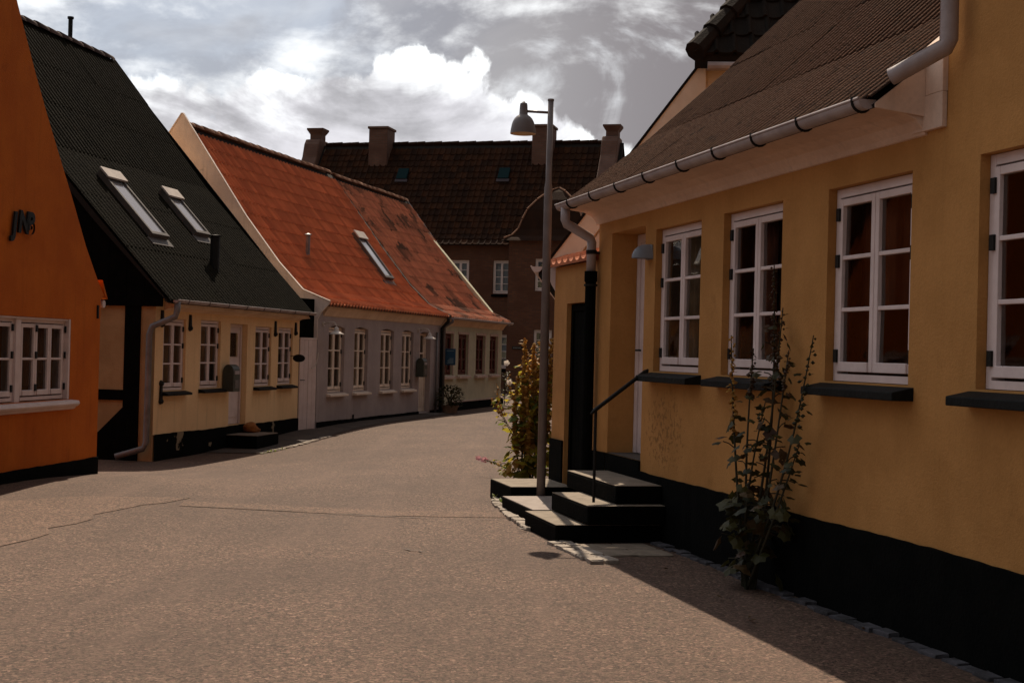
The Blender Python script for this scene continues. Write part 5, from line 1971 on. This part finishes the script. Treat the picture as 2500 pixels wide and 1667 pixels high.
for i in range(14):
    yaw = RND.uniform(0, 6.28)
    rr = RND.uniform(0.03, 0.24)
    z_ = RND.uniform(0.08, 0.85)
    link('leaf', RND.choice(LM_B + LM_D), hol, leaf_mw(V((0.02 - sin(yaw) * rr * 0.7, -0.18 + cos(yaw) * rr, z_)), yaw, RND.uniform(-1.3, -.1), RND.uniform(-.5, .5), RND.uniform(.10, .19)))

bush = thing('flowering_shrub', 'tall autumn yellow hollyhock clump growing behind the lamp post', 'plant', (0.18, 17.6, 0.0))
for (A, B, bow, nl, npod) in (
        ((-0.02, 0, 0), (-0.02, 0, 1.78), (0.0, 0, 0), 24, 54), ((0.08, 0, 0), (0.09, 0.05, 1.72), (0.02, 0, 0), 22, 54), ((0.16, 0, 0), (0.19, 0, 1.74), (0.02, 0, 0), 22, 50),
        ((0.24, 0.02, 0), (0.31, 0.0, 1.79), (0.02, 0, 0), 20, 60), ((0.0, 0.05, 0), (0.05, 0.08, 1.45), (-0.04, 0, 0), 22, 44), ((0.12, 0.05, 0), (0.13, 0.1, 1.56), (0.03, 0, 0), 20, 44),
        ((-0.03, -0.05, 0), (-0.10, 0, 1.32), (-0.05, 0, 0), 18, 40), ((0.2, -0.05, 0), (0.26, 0, 1.5), (0.03, 0, 0), 18, 46), ((0.05, -0.08, 0), (0.0, -0.1, 1.2), (0.03, 0, 0), 18, 36)):
    stalk(bush, V(A), V(B), V(bow), 0.012, [LM_Y, LM_Y, LM_G, LM_O], int(nl * 2.2), (0.04, 0.85), (0.07, 0.17), 0, LEAF_O, STEM, (0.26, 1.0), int(npod * 2.2), 0.030)
stalk(bush, V((-0.05, 0, 0.5)), V((-0.36, 0.0, 1.22)), V((-0.07, 0, -0.04)), 0.007, [LM_G, LM_Y, LM_O], 10, (0.2, 0.8), (0.06, 0.09), 0, LEAF_O, STEM, (0.5, 1.0), 14, 0.016)
stalk(bush, V((-0.05, 0, 0.4)), V((-0.43, 0.02, 1.02)), V((-0.05, 0, 0.1)), 0.007, [LM_G, LM_Y], 9, (0.3, 0.95), (0.06, 0.10), 0, LEAF_O, STEM, (0.5, 1.0), 14, 0.018)
stalk(bush, V((-0.02, 0, 0.7)), V((-0.22, 0.0, 1.34)), V((-0.03, 0, 0.0)), 0.006, [LM_Y], 4, (0.2, 0.7), (0.05, 0.07), 0, LEAF_O, STEM, (0.5, 1.0), 12, 0.016)
stalk(bush, V((0.0, -0.1, 0.02)), V((-0.58, 0.5, 0.22)), V((0, 0, 0.04)), 0.009, [LM_G, LM_Y, LM_O], 16, (0.05, 0.8), (0.06, 0.10), 0, LEAF_G, STEM, (0.4, 0.9), 16, 0.016)


def blossom(root, P, r, material, name='blossom', face=(0, -1, 0.3)):
    b = MB()
    q_ = Vector(face).to_track_quat('Z', 'Y')
    for k in range(5):
        b.cur = 0.02 + 0.96 * RND.random()
        a_ = 2 * pi * k / 5
        pts = [(0, 0, 0), (r * cos(a_ - .55), r * sin(a_ - .55), r * .35), (r * 1.1 * cos(a_), r * 1.1 * sin(a_), r * .45), (r * cos(a_ + .55), r * sin(a_ + .55), r * .35)]
        b.poly([P + q_ @ Vector(t) for t in pts])
    b.build(name, material, root)


blossom(bush, V((-0.24, 0, 1.46)), 0.036, PALEFL)
blossom(bush, V((-0.20, 0, 1.22)), 0.036, PALEFL)
for k, (t, rr) in enumerate(((1.0, 0.034), (0.96, 0.030), (0.86, 0.040), (0.83, 0.034), (0.79, 0.024))):
    P = curve_pt(V((0.0, -0.1, 0.02)), V((-0.58, 0.5, 0.22)), V((0, 0, 0.04)), t)
    blossom(bush, P, rr, PINK, face=(RND.uniform(-1, .5), -1, RND.uniform(0, 1)))

# weeds and fallen leaves along the kerb
wd = MB()
for i in range(130):
    a_ = RND.random()
    x_ = -0.02 + RND.gauss(0, .06) + (0.12 if a_ < .4 else 0)
    y_ = 14.55 + RND.random() * 1.9
    add_leaf(wd, leaf_mw(V((x_, y_, 0.01 + RND.random() * 0.05)), RND.uniform(0, 6.3), RND.uniform(-.2, 1.1), 0, RND.uniform(.03, .07)), 'plain')
for i in range(40):
    p_ = FY.w(RND.uniform(2.0, 3.1), -0.98 + RND.gauss(0, .03))
    add_leaf(wd, leaf_mw(V((p_.x, p_.y, gz(p_.x, p_.y) + 0.015)), RND.uniform(0, 6.3), RND.uniform(0, 1.1), 0, RND.uniform(.03, .05)), 'plain')
o = wd.build('weeds', LEAF_G)
tag(o, 'green weeds growing along the cobbled kerb', 'weeds', kind='stuff')
lf = MB()
for i in range(26):
    p_ = V((0.22 + RND.gauss(0, .05), 12.62 + RND.gauss(0, .06), 0.025)) if i < 12 else FR.w(RND.uniform(2.3, 6), -RND.uniform(.1, .8), 0.022)
    add_leaf(lf, leaf_mw(p_, RND.uniform(0, 6.3), RND.uniform(-.2, .4), RND.uniform(-.3, .3), RND.uniform(.03, .07)), 'plain')
o = lf.build('fallen_leaves', LEAF_B)
tag(o, 'dry brown fallen leaves scattered beside the steps', 'leaves', kind='stuff')
